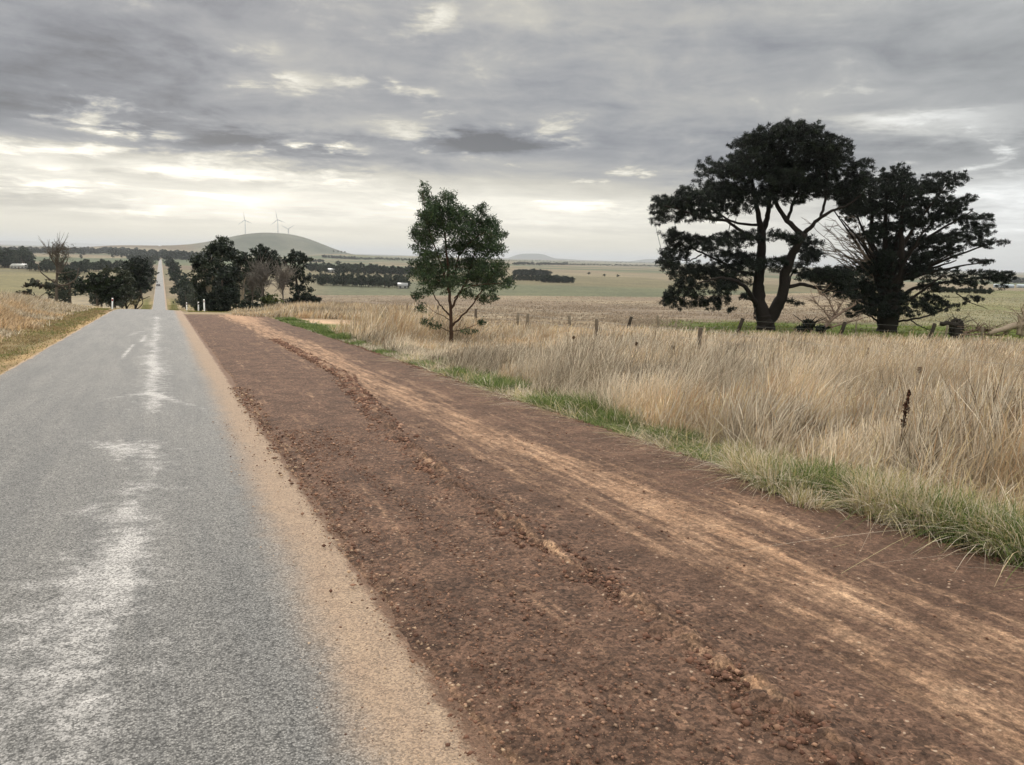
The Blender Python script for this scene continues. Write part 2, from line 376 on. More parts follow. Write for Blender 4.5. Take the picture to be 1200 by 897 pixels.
def m_dirt():
    m_, q, b = newmat('graded_dirt')
    pos = q.node('ShaderNodeNewGeometry').outputs['Position']
    ta = q.node('ShaderNodeAttribute', attribute_name='tan').outputs['Fac']
    gv = q.node('ShaderNodeAttribute', attribute_name='gravel').outputs['Fac']
    st = q.scale(pos, (5.0, .45, 1)); s1 = q.noise(st, 1.3, 6, .65)
    st2 = q.scale(pos, (14.0, 2.2, 1)); s2 = q.noise(st2, 1.2, 5, .7)
    n1 = q.noise(pos, 2.4, 6, .7); n2 = q.noise(pos, 16., 6, .75); n3 = q.noise(pos, 90., 3, .75)
    tf = q.m('ADD', ta, q.m('MULTIPLY', q.m('SUBTRACT', s1, .5), 2.2))
    tf = q.m('ADD', tf, q.m('MULTIPLY', q.m('SUBTRACT', s2, .5), 1.3))
    tf = q.m('ADD', tf, q.m('MULTIPLY', q.m('SUBTRACT', n2, .5), .5))
    tf = q.map(tf, .10, 1.15)
    dark = q.mix(q.map(n1, .3, .7), lin(80, 62, 52), lin(108, 84, 70))
    tan_ = q.mix(q.map(n1, .3, .7), lin(154, 121, 96), lin(182, 150, 122))
    c = q.mix(tf, dark, tan_)
    ag = q.voro(pos, 42., 'F1', 1); agv = q.sep(ag)[0]; ad = q.voro(pos, 42., 'F1', 0)
    ag2 = q.sep(q.voro(pos, 95., 'F1', 1))[1]
    c = q.mix(1.0, c, q.mix(q.map(n2, .28, .72), (.70, .70, .71), (1.34, 1.33, 1.32)), 'MULTIPLY')
    c = q.mix(q.map(gv, 0, 1, .45, 1.0), c, q.mix(1.0, c, q.mix(q.map(agv, 0, 1, 0, 1, False), (.55, .56, .58), (1.55, 1.52, 1.5)), 'MULTIPLY'))
    c = q.mix(.8, c, q.mix(1.0, c, q.mix(ag2, (.7, .7, .7), (1.3, 1.3, 1.3)), 'MULTIPLY'))
    peb = q.m('MULTIPLY', q.map(agv, .978, .99), q.map(ad, .5, .3, 0, .6))
    c = q.mix(peb, c, lin(200, 178, 156))
    q.put(b.inputs['Base Color'], c); b.inputs['Roughness'].default_value = .92; b.inputs['Specular IOR Level'].default_value = .2
    bp = q.node('ShaderNodeBump'); bp.inputs['Strength'].default_value = 1.0; bp.inputs['Distance'].default_value = .025
    hh = q.m('ADD', q.m('MULTIPLY', n2, .8), q.m('ADD', q.m('MULTIPLY', n3, .35), q.m('MULTIPLY', ad, -.35)))
    q.l.new(hh, bp.inputs['Height']); q.l.new(bp.outputs[0], b.inputs['Normal'])
    return m_

# ------------------------------------------------------------------ ground sheet
def cellrand(i, j, k=0):
    return _P[(i*7+k*31+13) & 255, (j*11+k*17+5) & 255]
PAL = np.array([lin(150, 140, 112), lin(128, 132, 104), lin(166, 150, 126), lin(118, 126, 100), lin(150, 134, 116), lin(140, 138, 110), lin(172, 158, 132)])
def ground_color(x, y):
    D = Dof(x, y); X = x*HR[0]+y*HR[1]
    ppx = CX+F_PX*X/np.maximum(D, .5)
    n = fbm(x/3, y/3, 4); nb = fbm(x/25+5, y/25, 4)
    c = np.ones(x.shape+(3,))
    def lay(col, m):
        nonlocal c; m = np.clip(m, 0, 1)[..., None]; c = c*(1-m)+np.asarray(col)*m
    straw = np.array(lin(164, 144, 118)); c = c*straw
    lay(lin(138, 122, 94), sstep(n, .45, .65)*.6)
    # middle field
    fld = sstep(D, 50, 66)
    lay(lin(168, 152, 132), fld); lay(lin(154, 136, 120), fld*sstep(nb, .45, .62)*.8)
    lay(lin(176, 161, 138), fld*sstep(D, 170, 225))
    rg = sstep(ppx, 960, 1100)
    lay(lin(152, 147, 118), fld*rg*.9); lay(lin(128, 132, 84), fld*rg*sstep(nb, .5, .7)*.5)
    # green sward under the old trees
    gz = sstep(D, 39, 42.5)*(1-sstep(D, 60, 68))*sstep(ppx, 740, 830)
    gz = gz*sstep(fbm(x/5+2, y/5, 3)+.25, .42, .62)
    lay(lin(104, 118, 58), gz)
    # verge left
    vl = (x < -3.0)*(x > -40)*(D < 70)
    lay(lin(146, 128, 98), vl*(1-sstep(-x, 6.5, 9))); lay(lin(112, 104, 70), vl*(1-sstep(-x, 4.5, 5.5))*sstep(n, .45, .62)*.7); lay(lin(168, 140, 104), vl*(1-sstep(-x+.5*(n-.5), 3.5, 3.9))*.8)
    # green strip right of dirt
    lay(lin(100, 104, 56), sstep(x, 5.8, 6.2)*(1-sstep(x, 7.0, 8.2))*(D < 60)*.8)
    lay(lin(96, 70, 56), sstep(x, 5.3, 5.6)*(1-sstep(x+.3*(n-.5), 6.12, 6.3))*(D < 46))
    # bare side track
    tr = np.exp(-((D-45.6)/2.9)**6)*sstep(x, 3, 5)*(1-sstep(x, 12.5, 14.5)); lay(lin(98, 104, 58), sstep(D, 33, 36)*(1-sstep(D, 42, 43))*sstep(x, 6, 6.5)*(1-sstep(x, 10, 12))*.8)
    lay(lin(190, 160, 134), tr*1.2)
    # down the road beyond the crest
    vr = sstep(D, 56, 64)*(1-sstep(np.abs(x+1), 9, 13))
    lay(lin(128, 124, 72), vr); lay(lin(176, 158, 120), vr*sstep(np.abs(x+1), 4.5, 6.5)*sstep(n, .3, .5))
    lay(lin(190, 166, 126), vr*sstep(np.abs(x+1), 2.2, 2.5)*(1-sstep(np.abs(x+1), 3.2, 3.6))*.8)
    # valley paddocks
    vv = sstep(D, 285, 330)
    wx_ = x+30*(fbm(x/600, y/600, 3)-.5); wy_ = y+30*(fbm(x/600+9, y/600+2, 3)-.5)
    a_ = .35; u = wx_*math.cos(a_)-wy_*math.sin(a_); v = wx_*math.sin(a_)+wy_*math.cos(a_)
    j = np.floor(v/190).astype(int); u2 = u+cellrand(j, j*0, 2)*500; i = np.floor(u2/430).astype(int)
    pc = PAL[(cellrand(i, j, 1)*len(PAL)).astype(int) % len(PAL)]
    m = vv[..., None]; c = c*(1-m)+pc*m
    lay(lin(130, 134, 108), vv*(1-sstep(D, 560, 620))*sstep(ppx, 330, 400)*.85)
    lay(lin(156, 148, 108), vv*(1-sstep(D, 480, 640))*(1-sstep(ppx, 60, 120))*.8)
    lay(lin(132, 134, 120), sstep(D, 2500, 2700)*(1-sstep(D, 4600, 5200))*sstep(ppx, 215, 250)*(1-sstep(ppx, 440, 480))*.9)
    lay(lin(104, 110, 98), sstep(D, 2500, 2700)*(1-sstep(D, 4600, 5200))*sstep(ppx, 240, 260)*(1-sstep(ppx, 430, 450))*sstep(fbm(x/260, y/260, 4), .42, .58)*.7)
    lay(lin(136, 120, 100), sstep(D, 2700, 2900)*(1-sstep(D, 4600, 5200))*(1-sstep(ppx, 205, 235))*.8)
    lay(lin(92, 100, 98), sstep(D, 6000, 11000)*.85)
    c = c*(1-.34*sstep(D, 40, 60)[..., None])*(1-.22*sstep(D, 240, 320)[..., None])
    return c
def corridor(x, y):
    D = Dof(x, y)
    near = sstep(x, -3.25, -3.05)*(1-sstep(x, 5.65, 5.95))*(1-sstep(y, 51, 54))*sstep(y, -32, -30)
    far = sstep(x, -3.4, -3.1)*(1-sstep(x, .9, 1.2))
    return near*.16+far*np.where(D > 50, .10+.0008*np.maximum(D, 0), .0)+(x > -3.2)*(x < 1.1)*(y > -32)*.03
def build_ground():
    azs = np.concatenate([np.radians(np.linspace(-56, 56, 760))+YAW, np.radians(np.linspace(60, 300, 61))+YAW])
    rs = np.concatenate([np.linspace(.3, 6, 60)[:-1], np.geomspace(6, 42000, 640)])
    A, Rr = np.meshgrid(azs, rs); x = Rr*np.sin(A); y = Rr*np.cos(A)
    z = H(x, y)-corridor(x, y)
    rough = .05*(fbm(x*1.3, y*1.3, 3)-.5)*(Rr < 80)*(corridor(x, y) < .01)
    z = z+rough
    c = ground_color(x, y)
    V = np.stack([x, y, z], -1).reshape(-1, 3)
    Q = grid_faces(len(rs), len(azs), 0, True)[:, ::-1]
    V = np.vstack([V, [0, 0, float(H(.01, .01))-.2]]); n = len(V)-1
    k = len(azs); T = np.array([[n, (j+1) % k, j] for j in range(k)])
    c = np.vstack([c.reshape(-1, 3), [[.3, .2, .15]]])
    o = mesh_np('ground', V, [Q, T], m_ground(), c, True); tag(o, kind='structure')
build_ground()

# ------------------------------------------------------------------ road and dirt shoulder
def seg_d(x, y, pts, sy=1.):
    d = np.full(x.shape, 1e9)
    for (x0, y0), (x1, y1) in zip(pts[:-1], pts[1:]):
        ax, ay = x1-x0, (y1-y0)*sy; q = ((x-x0)*ax+(y-y0)*sy*ay)/(ax*ax+ay*ay); q = np.clip(q, 0, 1)
        d = np.minimum(d, np.hypot(x-x0-q*ax, (y-y0)*sy-q*ay))
    return d
def pr(*pp): return [tuple(hit(*p)[:2]) for p in pp]
def build_road():
    ys = np.concatenate([np.linspace(-30, .8, 60)[:-1], np.geomspace(.8, 60, 520)[:-1], np.geomspace(60, 1500, 300)])
    cu = np.linspace(0, 1, 110)
    Y, U = np.meshgrid(ys, cu, indexing='ij')
    le = -3.32+.10*(fbm(Y*.35, Y*0+3, 4)-.5)*2; re = np.where(Y < 56, 1.55, 1.28)+.06*(fbm(Y*.5, Y*0+30, 3)-.5)
    x = le+(re-le)*U; y = Y
    z = H(x, y)+.018+.03*(1-((x+1)/2.4)**2)-.03*sstep(-x, 3.15, 3.35)-.035*sstep(x, 1.15, 1.5)*(Y < 56)
    # chalky wear
    wob_ = .22*(fbm(x*0+3, y*.9, 4)-.5)
    line = seg_d(x+wob_, y, pr((95, 890), (118, 760), (150, 640), (172, 560), (176, 510), (178, 470), (180, 425), (182, 395), (184, 372)), .5)
    wh = .26*np.exp(-(line/.12)**2)+.46*np.exp(-(line/.5)**2)
    arc = seg_d(x, y, pr((84, 492), (88, 482), (110, 474), (150, 466), (178, 464), (205, 472), (235, 480), (255, 497)), .35)
    wh += .40*np.exp(-(arc/.07)**2)*(.2+1.1*fbm(x*2.5, y*1.2, 3))
    blank = np.exp(-(((x+.35)/1.0)**2+((y-11.7)/.85)**2)**2); wh = wh*(1-.85*blank)
    d1 = seg_d(x, y, pr((85, 505), (100, 520), (150, 530)), .4); wh += .4*np.exp(-(d1/.16)**2)
    dash = seg_d(x, y, pr((142, 423), (156, 406)), .5); wh += .8*np.exp(-(dash/.07)**2)
    d2 = seg_d(x, y, pr((147, 396), (165, 390)), .5); wh += .55*np.exp(-(d2/.16)**2)
    d3 = seg_d(x, y, pr((166, 402), (170, 395)), .5); wh += .5*np.exp(-(d3/.08)**2)
    d4 = seg_d(x, y, pr((50, 700), (20, 780)), .5); wh += .25*np.exp(-(d4/.3)**2)
    d5 = seg_d(x, y, pr((60, 615), (110, 600)), .5); wh += .35*np.exp(-(d5/.08)**2)
    wh *= .25+1.35*fbm(x*1.6+4, y*.7, 4)
    du = sstep(x, .35, 1.22)+.55*np.exp(-((x-1.05)/.3)**2)*.5
    sp1 = sstep(x, 1.0, 1.36)*(Y < 56)
    du = du*(.65+.7*fbm(x*.8+20, y*.25, 4)); du = np.maximum(du, .30*sstep(-x, 2.6, 3.3))
    ed = sstep(-x-.15*(fbm(x, y*1.2, 4)-.5), 3.0, 3.35)+ .3*sstep(x, 1.0, 1.2)*(Y > 56)
    V = np.stack([x, y, z], -1).reshape(-1, 3)
    o = mesh_np('road', V, [grid_faces(*x.shape)[:, ::-1]], m_road(), {'white': wh.ravel(), 'dust': du.ravel(), 'edge': ed.ravel(), 'spill': sp1.ravel()}, True)
    tag(o, kind='structure')
TANS = [pr((440, 455), (520, 490), (620, 530), (700, 565), (800, 610), (900, 665), (960, 700)), pr((860, 590), (960, 640), (1060, 690), (1200, 750)),
        pr((880, 690), (1000, 760), (1100, 830), (1180, 890))]
THIN = pr((400, 440), (470, 520), (540, 580), (600, 620), (640, 650), (720, 700), (790, 750), (850, 795), (910, 840), (980, 895))
def ridge_line(y): 
    p = np.array(sorted([(b, a) for a, b in THIN])); return np.interp(y, p[:, 0], p[:, 1])
def build_dirt():
    ys = np.concatenate([np.linspace(-30, .9, 60)[:-1], np.geomspace(.9, 54, 950)])
    cu = np.linspace(0, 1, 300); Y, U = np.meshgrid(ys, cu, indexing='ij')
    e = fbm(Y*.7+40, Y*0, 5)-.5
    le = 1.27+.22*e+.16*(fbm(Y*4, Y*0+7, 5, .65)-.5)+.6*sstep(Y, 0, -5); re = 6.12+.30*(fbm(Y*.6, Y*0+70, 5)-.5)
    x = le+(re-le)*U; y = Y
    z = H(x, y)+.022
    edge = sstep(U, 0, .09)*(1-sstep(U, .975, 1.0))
    fd = 1/(1+(Y/25)**2)
    lump = (fbm(x*9, y*9, 4, .6)-.5); big = fbm(x*1.2, y*.5, 3)-.5
    z += edge*(.03+.035*big)
    rl = ridge_line(Y); rd = x-rl
    z += edge*.09*np.exp(-((rd+.12*(fbm(x*0, y*2.5, 4)-.5))/.13)**2)*np.clip(fbm(x*5, y*4, 4, .65)*2.4-.75, 0, 1.4)*(1-.75*sstep(Y, 12, 28))
    z += edge*(.020+.035*np.exp(-(rd/.35)**2)+.02*sstep(x, 5.2, 5.6))*lump
    tread = np.sin(y*34)*np.exp(-((x-5.0+.15*np.sin(y*.3))/.14)**2)*.006; z += tread*edge
    for c0 in (3.55, 4.55, 5.15, 2.0): z -= edge*.014*np.exp(-((x-c0-.1*np.sin(Y*.17+c0))/.09)**2)
    z += edge*.02*np.exp(-((x-5.75)/.2)**2)*fbm(x*2, y*1.5, 3)
    z -= .022*(1-sstep(U, 0, .012))+.05*sstep(U, .98, 1.0)
    ta = np.full(x.shape, .0)
    for i, p in enumerate(TANS):
        ta = np.maximum(ta, (.66, .50, .48)[i]*np.exp(-(seg_d(x, y, p, .6)/(.55, .28, .40)[i])**2))
    ta = np.maximum(ta, .42*np.exp(-((x-4.2)/.75)**4)+.25*np.exp(-((x-4.1)/1.2)**2)*sstep(Y, 9, 25))
    thin = seg_d(x, y, THIN, .6); thin = thin+.10*(fbm(x*5, y*3+8, 4)-.35); ta = np.maximum(ta, .62*np.exp(-(thin/.07)**2)*sstep(fbm(x*2.4+3, y*1.6, 4), .44, .58))
    ta = ta+.45*sstep(Y, 38, 50)*sstep(x, 2.4, 3.8)
    ta = ta-.30*sstep(x, 5.35, 5.6)-.15*(1-sstep(x, 2.4, 3.0))+.22*np.exp(-((x-1.75)/.25)**2)*sstep(fbm(x*1.2+50, y*.5, 4), .4, .6)
    for c0 in (3.45, 4.75, 5.2): ta = ta-.30*np.exp(-((x-c0-.12*np.sin(Y*.21+c0*3))/.10)**2)*sstep(fbm(x*.5+c0, Y*.35, 3), .35, .55)
    ta = np.maximum(ta, .35*(1-sstep(U, .0, .02)))
    gv = (1-sstep(x, 3.0, 3.5))+.15
    V = np.stack([x, y, z], -1).reshape(-1, 3)
    o = mesh_np('dirt_shoulder', V, [grid_faces(*x.shape)[:, ::-1]], m_dirt(), {'tan': ta.ravel(), 'gravel': gv.ravel()}, True)
    tag(o, kind='structure')
    return
build_road(); build_dirt()


# loose stones and clods on the shoulder
def build_stones():
    base = np.array([[1, 0, 0], [-1, 0, 0], [0, 1, 0], [0, -1, 0], [0, 0, 1], [0, 0, -1]], float)
    F = np.array([[0, 2, 4], [2, 1, 4], [1, 3, 4], [3, 0, 4], [2, 0, 5], [1, 2, 5], [3, 1, 5], [0, 3, 5]])
    def scatter(n, xf, sz, name, cols, ymax=14, sink=.2):
        y = 1.0+(ymax-1.0)*rng.random(n)**1.7; x = xf(y, n)
        s = sz*(.35+rng.pareto(2.6, n).clip(0, 2.2))*np.clip(.75+y/12, .7, 2.0)
        V = base[None]*(.6+.7*rng.random((n, 6, 1)))*s[:, None, None]*np.stack([.8+.5*rng.random(n), .8+.5*rng.random(n), .45+.35*rng.random(n)], -1)[:, None]
        th = rng.random(n)*6.28; c, s_ = np.cos(th)[:, None], np.sin(th)[:, None]
        X = V[..., 0]*c-V[..., 1]*s_; Y = V[..., 0]*s_+V[..., 1]*c
        z = H(x, y)+.055+.05*np.exp(-((x-ridge_line(y))/.16)**2)*.5
        V = np.stack([X+x[:, None], Y+y[:, None], V[..., 2]+z[:, None]-s[:, None]*sink], -1)
        ci = np.asarray(cols)[rng.integers(0, len(cols), n)]*(.75+.5*rng.random((n, 1)))
        o = mesh_np(name, V.reshape(-1, 3), [(F[None]+6*np.arange(n)[:, None, None]).reshape(-1, 3)], M_STONE, np.repeat(ci, 6, 0))
        tag(o, kind='stuff')
    br = [lin(112, 82, 68), lin(96, 70, 58), lin(130, 98, 80), lin(150, 118, 98), lin(104, 78, 66)]
    tn = [lin(168, 142, 120), lin(184, 162, 140), lin(140, 116, 98)]
    scatter(4200, lambda y, n: 1.27+rng.normal(0, .09, n), .0065, 'gravel', tn[2:]+br+[lin(168, 142, 118)], 16)
    scatter(1500, lambda y, n: .6+.7*rng.random(n), .0035, 'gravel', br[:2]+tn, 12)
    scatter(16000, lambda y, n: np.clip(1.45+np.abs(rng.normal(0, .75, n)), 1.42, 3.4), .0055, 'gravel', br+br+br+tn[2:], 11)
    scatter(9000, lambda y, n: ridge_line(y)+rng.normal(0, .11, n)-.04, .0115, 'clods', br[:2]+br+[lin(84, 60, 50)], 30)
    scatter(2600, lambda y, n: 3.2+rng.random(n)*2.8, .005, 'gravel', br+br+tn[2:], 10)
    scatter(2600, lambda y, n: 6.02+rng.normal(0, .07, n), .012, 'clods', br[:2]+[lin(90, 66, 54)], 30)
build_stones()

# ------------------------------------------------------------------ grass
def blades(x, y, h, w, col, lean=(0., 0.), leanv=.25, bend=.35, levels=4, head=None, z=None, tipw=.25):
    """one bent, tapering strip per root; returns V, C and the quads"""
    n = len(x); z = H(x, y) if z is None else z
    lx = lean[0]+rng.normal(0, leanv, n); ly = lean[1]+rng.normal(0, leanv, n)
    t_ = np.linspace(0, 1, levels)
    phi = rng.random(n)*np.pi; wx_, wy_ = np.cos(phi), np.sin(phi)
    k = np.hypot(lx, ly)
    ang = np.sqrt(1/(1+k*k*.6))
    out = []
    for i, tt in enumerate(t_):
        off = tt*.55+bend*tt*tt*1.6
        cx_ = x+lx*h*off; cy_ = y+ly*h*off; cz = z-.02+h*(tt-.25*tt*tt*k*bend*2)*ang
        if head is None: ww = w*(1-tt)**.7*(1-tipw)+w*tipw*(tt < 1)
        else: ww = w*(.55 if tt < head-.01 else (1.9 if tt < .99 else .5))
        out.append(np.stack([cx_-wx_*ww/2, cy_-wy_*ww/2, cz], -1)); out.append(np.stack([cx_+wx_*ww/2, cy_+wy_*ww/2, cz], -1))
    V = np.stack(out, 1).reshape(-1, 3)
    b_ = (np.arange(n)*2*levels)[:, None, None]; i = np.arange(levels-1)[None, :, None]*2
    Q = (b_+i+np.array([0, 1, 3, 2])[None, None]).reshape(-1, 4)
    return V, np.repeat(col, 2*levels, 0), Q
def grass_obj(name, parts, mat):
    V = []; C = []; Q = []; n = 0
    for v, c, q in parts: V.append(v); C.append(c); Q.append(q+n); n += len(v)
    o = mesh_np(name, np.vstack(V), [np.vstack(Q)], mat, np.vstack(C)); tag(o, kind='stuff'); return o
def pick(cols, n, jit=.12, p=None):
    c = np.asarray(cols)[rng.choice(len(cols), n, p=p)]; return c*(1+jit*rng.normal(0, 1, (n, 1)))
def polar(n, D0, D1, px0, px1, pw=1.):
    """roots spread over the view sector, density falling with depth; pw=1: even in log depth"""
    D = D0*(D1/D0)**rng.random(n) if pw == 1. else D0+(D1-D0)*rng.random(n)**pw
    X = (px0+(px1-px0)*rng.random(n)-CX)/F_PX*D
    return X*HR[0]+D*HF[0], X*HR[1]+D*HF[1], D
def ppx_of(x, y): return CX+F_PX*(x*HR[0]+y*HR[1])/np.maximum(Dof(x, y), .5)
# tints of the tall dry grass, by patch
G_PINK, G_PALE, G_GOLD, G_RUST, G_GREY = lin(196, 180, 160), lin(226, 214, 194), lin(196, 176, 142), lin(180, 152, 122), lin(160, 149, 132)
LEAN = (HR[0]*.22+HF[0]*.05, HR[1]*.22+HF[1]*.05)
def tall_color(x, y):
    n = len(x); a_ = fbm(x/2.2, y/2.2, 4); b_ = fbm(x/4+9, y/4+3, 3); px = ppx_of(x, y); D = Dof(x, y)
    gold = sstep(px, 820, 980)*.45+sstep(D, 26, 34)*(1-sstep(px, 540, 640))*.8
    u = rng.random(n); c = pick([G_PINK, G_PALE, G_PINK, G_GREY], n)
    g = pick([G_GOLD, G_RUST, G_PALE, G_PINK], n, p=[.45, .22, .13, .2]); m_ = (u < gold*(.4+1.0*b_))[:, None]; c = np.where(m_, g, c)
    r = pick([G_RUST, G_GOLD], n); c = np.where(((a_ > .57) & (u < .6))[:, None], r, c)
    d = pick([G_GREY, lin(108, 94, 74)], n); c = np.where(((a_ < .42) & (rng.random(n) < .55))[:, None], d, c); c2 = fbm(x/.9+30, y/.9, 3); c = c*(.72+.56*sstep(c2, .25, .75))[:, None]
    return c
def tall_height(x, y):
    D = Dof(x, y); px = ppx_of(x, y)
    h = np.interp(D, [5, 9, 14, 20, 26, 32, 38, 44], [1.02, 1.05, .95, .85, .75, .62, .50, .35])
    h = h*(1+.9*sstep(D, 24, 31)*(1-sstep(px, 500, 585)))
    h = h*(1-.5*sstep(D, 19, 23)*(1-sstep(D, 30.5, 31.5))*sstep(px, 440, 490)*(1-sstep(px, 600, 680)))*(1-.6*sstep(D, 22, 25)*(1-sstep(D, 30, 30.6))*sstep(px, 480, 515)*(1-sstep(px, 545, 590)))
    h = h*sstep(x, 6.2, 7.8+.8*(fbm(y*.5, y*0, 3)-.5))**.5
    return h*(.28+1.2*fbm(x/1.1+5, y/1.1, 4))*(.6+.6*rng.random(len(x)))
def build_tall():
    parts = []
    def band(n, D0, D1, wpx, levels, p0=330, p1=1330):
        x, y, D = polar(n, D0, D1, p0, p1)
        k = (x > 6.45+.9*(fbm(y*.6+3, y*0+x*.2, 4)-.3)) & (D < 45)
        k &= (rng.random(n) < 1-.85*sstep(D, 34, 42)*sstep(ppx_of(x, y), 640, 800))
        k &= ~((x < 14.6+1.2*fbm(x, y, 2)) & (D > 41.5+.8*fbm(x*2, y*2, 2))); k &= ~((ppx_of(x, y) < 395+70*fbm(x*.8, y*.8, 3)) & (D > 33+2*fbm(x, y, 2))); k &= (rng.random(n) < 1-.93*sstep(D, 34, 37)*(1-sstep(x, 8.5, 11.5))); x, y, D = x[k], y[k], D[k]
        clump = fbm(x*1.7, y*1.7, 3); k = rng.random(len(x)) < .02+1.7*sstep(clump, .3, .7); x, y, D = x[k], y[k], D[k]
        h = tall_height(x, y); w_ = np.maximum(.0036, wpx*D/768)
        hd = rng.random(len(x)) < .5
        for sel, head in ((hd, .72), (~hd, None)):
            if not sel.any(): continue
            parts.append(blades(x[sel], y[sel], h[sel]*(1.08 if head else .9), w_[sel]*(1 if head else 1.1), tall_color(x[sel], y[sel]), LEAN, .22 if head else .34, .40 if head else .6, levels, head))
    band(210000, 5.0, 12, .5, 5)
    band(210000, 12, 24, .55, 4)
    band(130000, 24, 46, .70, 4)
    grass_obj('tall_dry_grass', parts, M_GRASS)
build_tall()
def build_verge():
    parts = []
    G1, G2, G3 = lin(100, 120, 62), lin(82, 100, 52), lin(134, 144, 88)
    # green strip along the dirt, thinning towards the tall grass
    def strip(n, D0, D1, wpx):
        x = 6.0+rng.gamma(2.0, .42, n); D = D0*(D1/D0)**rng.random(n); y = (D-x*HF[0])/HF[1]
        wv = .30+.9*fbm(y*.45+11, x*.5, 3); k = (rng.random(n) < 1.25*np.exp(-((x-6.4)/.8)**2)*wv*1.6) & (x > 6.05+.25*(fbm(y*1.5, y*0+4, 3)-.4)); x, y, D = x[k], y[k], D[k]
        patch = fbm(x*1.1, y*.8+5, 4); kk = rng.random(len(x)) < sstep(patch+.10*sstep(Dof(x, y), 9, 14), .45, .58)*(.88-.4*(1-sstep(Dof(x, y), 6.5, 8.5)))+.10
        xg, yg, Dg = x[kk], y[kk], D[kk]
        h = (.07+.12*rng.random(len(xg)))*(1+.9*sstep(fbm(xg*.9+2, yg*.9, 3), .5, .7))
        parts.append(blades(xg, yg, h, np.maximum(.005, wpx*Dg/768), pick([G1, G2, G3], len(xg)), (.1, -.05), .5, .6, 3))
        xs, ys, Ds = x[~kk], y[~kk], D[~kk]
        parts.append(blades(xs, ys, .06+.16*rng.random(len(xs)), np.maximum(.004, wpx*.8*Ds/768), pick([G_PALE, G_GREY, G_PINK, lin(120, 100, 70)], len(xs)), (-.1, -.1), .8, .8, 3))
    strip(90000, 5.2, 14, .8); strip(90000, 14, 46, .95)
    grass_obj('green_verge_grass', parts, M_GREEN); parts = []
    # near tussocks: long arching blades falling toward the dirt, green hearts and straw
    for cx_, cy_, rad, n, hh, gr in ([(hit(px, py)[0], hit(px, py)[1], r_, n_, h_, g_) for px, py, r_, n_, h_, g_ in
        [(880, 566, .40, 1500, .45, .15), (1030, 612, .40, 1700, .55, .12), (930, 600, .2, 500, .3, .1), (905, 580, .38, 1500, .42, .35), (950, 585, .34, 1700, .46, .9), (1000, 600, .30, 1200, .45, .7), (1080, 628, .36, 1700, .5, .45), (1120, 640, .34, 1700, .5, .75), (1170, 655, .34, 1600, .52, .4), (1215, 672, .34, 1500, .55, .5),
         (690, 486, .45, 1300, .45, .9), (720, 500, .4, 1000, .35, .8), (860, 545, .35, 900, .35, .35), (640, 470, .4, 700, .3, .8), (780, 520, .4, 1000, .3, .9)]]):
        a_ = rng.random(n)*6.28; r_ = rad*np.sqrt(rng.random(n)); x = cx_+r_*np.cos(a_)*.8+.15; y = cy_+r_*np.sin(a_)
        isg = rng.random(n) < gr
        c = np.where(isg[:, None], pick([G1, G2, G3, lin(70, 96, 40)], n), pick([G_PALE, G_GOLD, lin(168, 158, 110), G_PINK], n))
        h = hh*(.5+.8*rng.random(n)); ox, oy = (x-cx_)/rad, (y-cy_)/rad
        V, C, Q = blades(x, y, h, np.full(n, .0075), c, (0, 0), .0, .9, 6)
        # push the tips outward from the heart of the tussock
        tt = np.tile(np.repeat(np.linspace(0, 1, 6), 2), n); rep = lambda q: np.repeat(q, 12)
        sx_, sy_ = rng.normal(-.12, .35, n)+ox*.5, rng.normal(-.05, .35, n)+oy*.5
        V[:, 0] += rep(sx_*h)*tt**1.8*1.2; V[:, 1] += rep(sy_*h)*tt**1.8*1.2
        V[:, 2] -= rep(h*np.clip(np.hypot(sx_, sy_), 0, 1.2)*.75)*tt**2.6
        parts.append((V, C, Q))
    # straw bent over the dirt edge
    n = 9500; y = 1.2+rng.random(n)**1.4*20; x = 6.05+np.abs(rng.normal(0, .35, n)); k = fbm(x*1.3, y*.9+3, 3) > .42; x, y = x[k], y[k]
    parts.append(blades(x, y, .15+.28*rng.random(len(x)), np.maximum(.005, .6*Dof(x, y)/768), pick([G_PALE, G_PINK, G_GOLD, lin(196, 184, 130)], len(x)), (-.35, -.1), .75, 1.1, 5))
    # long pale stalks criss-crossing above the tussocks
    n = 2600; x, y, D = polar(n, 5.4, 11, 820, 1330); k = x > 6.3; x, y = x[k], y[k]
    parts.append(blades(x, y, .5+.45*rng.random(len(x)), np.full(len(x), .0065), pick([G_PALE, lin(206, 196, 150), G_GOLD], len(x)), (-.05, -.1), .62, .75, 6))
    grass_obj('tussock_grass', parts, M_GRASS)
build_verge()
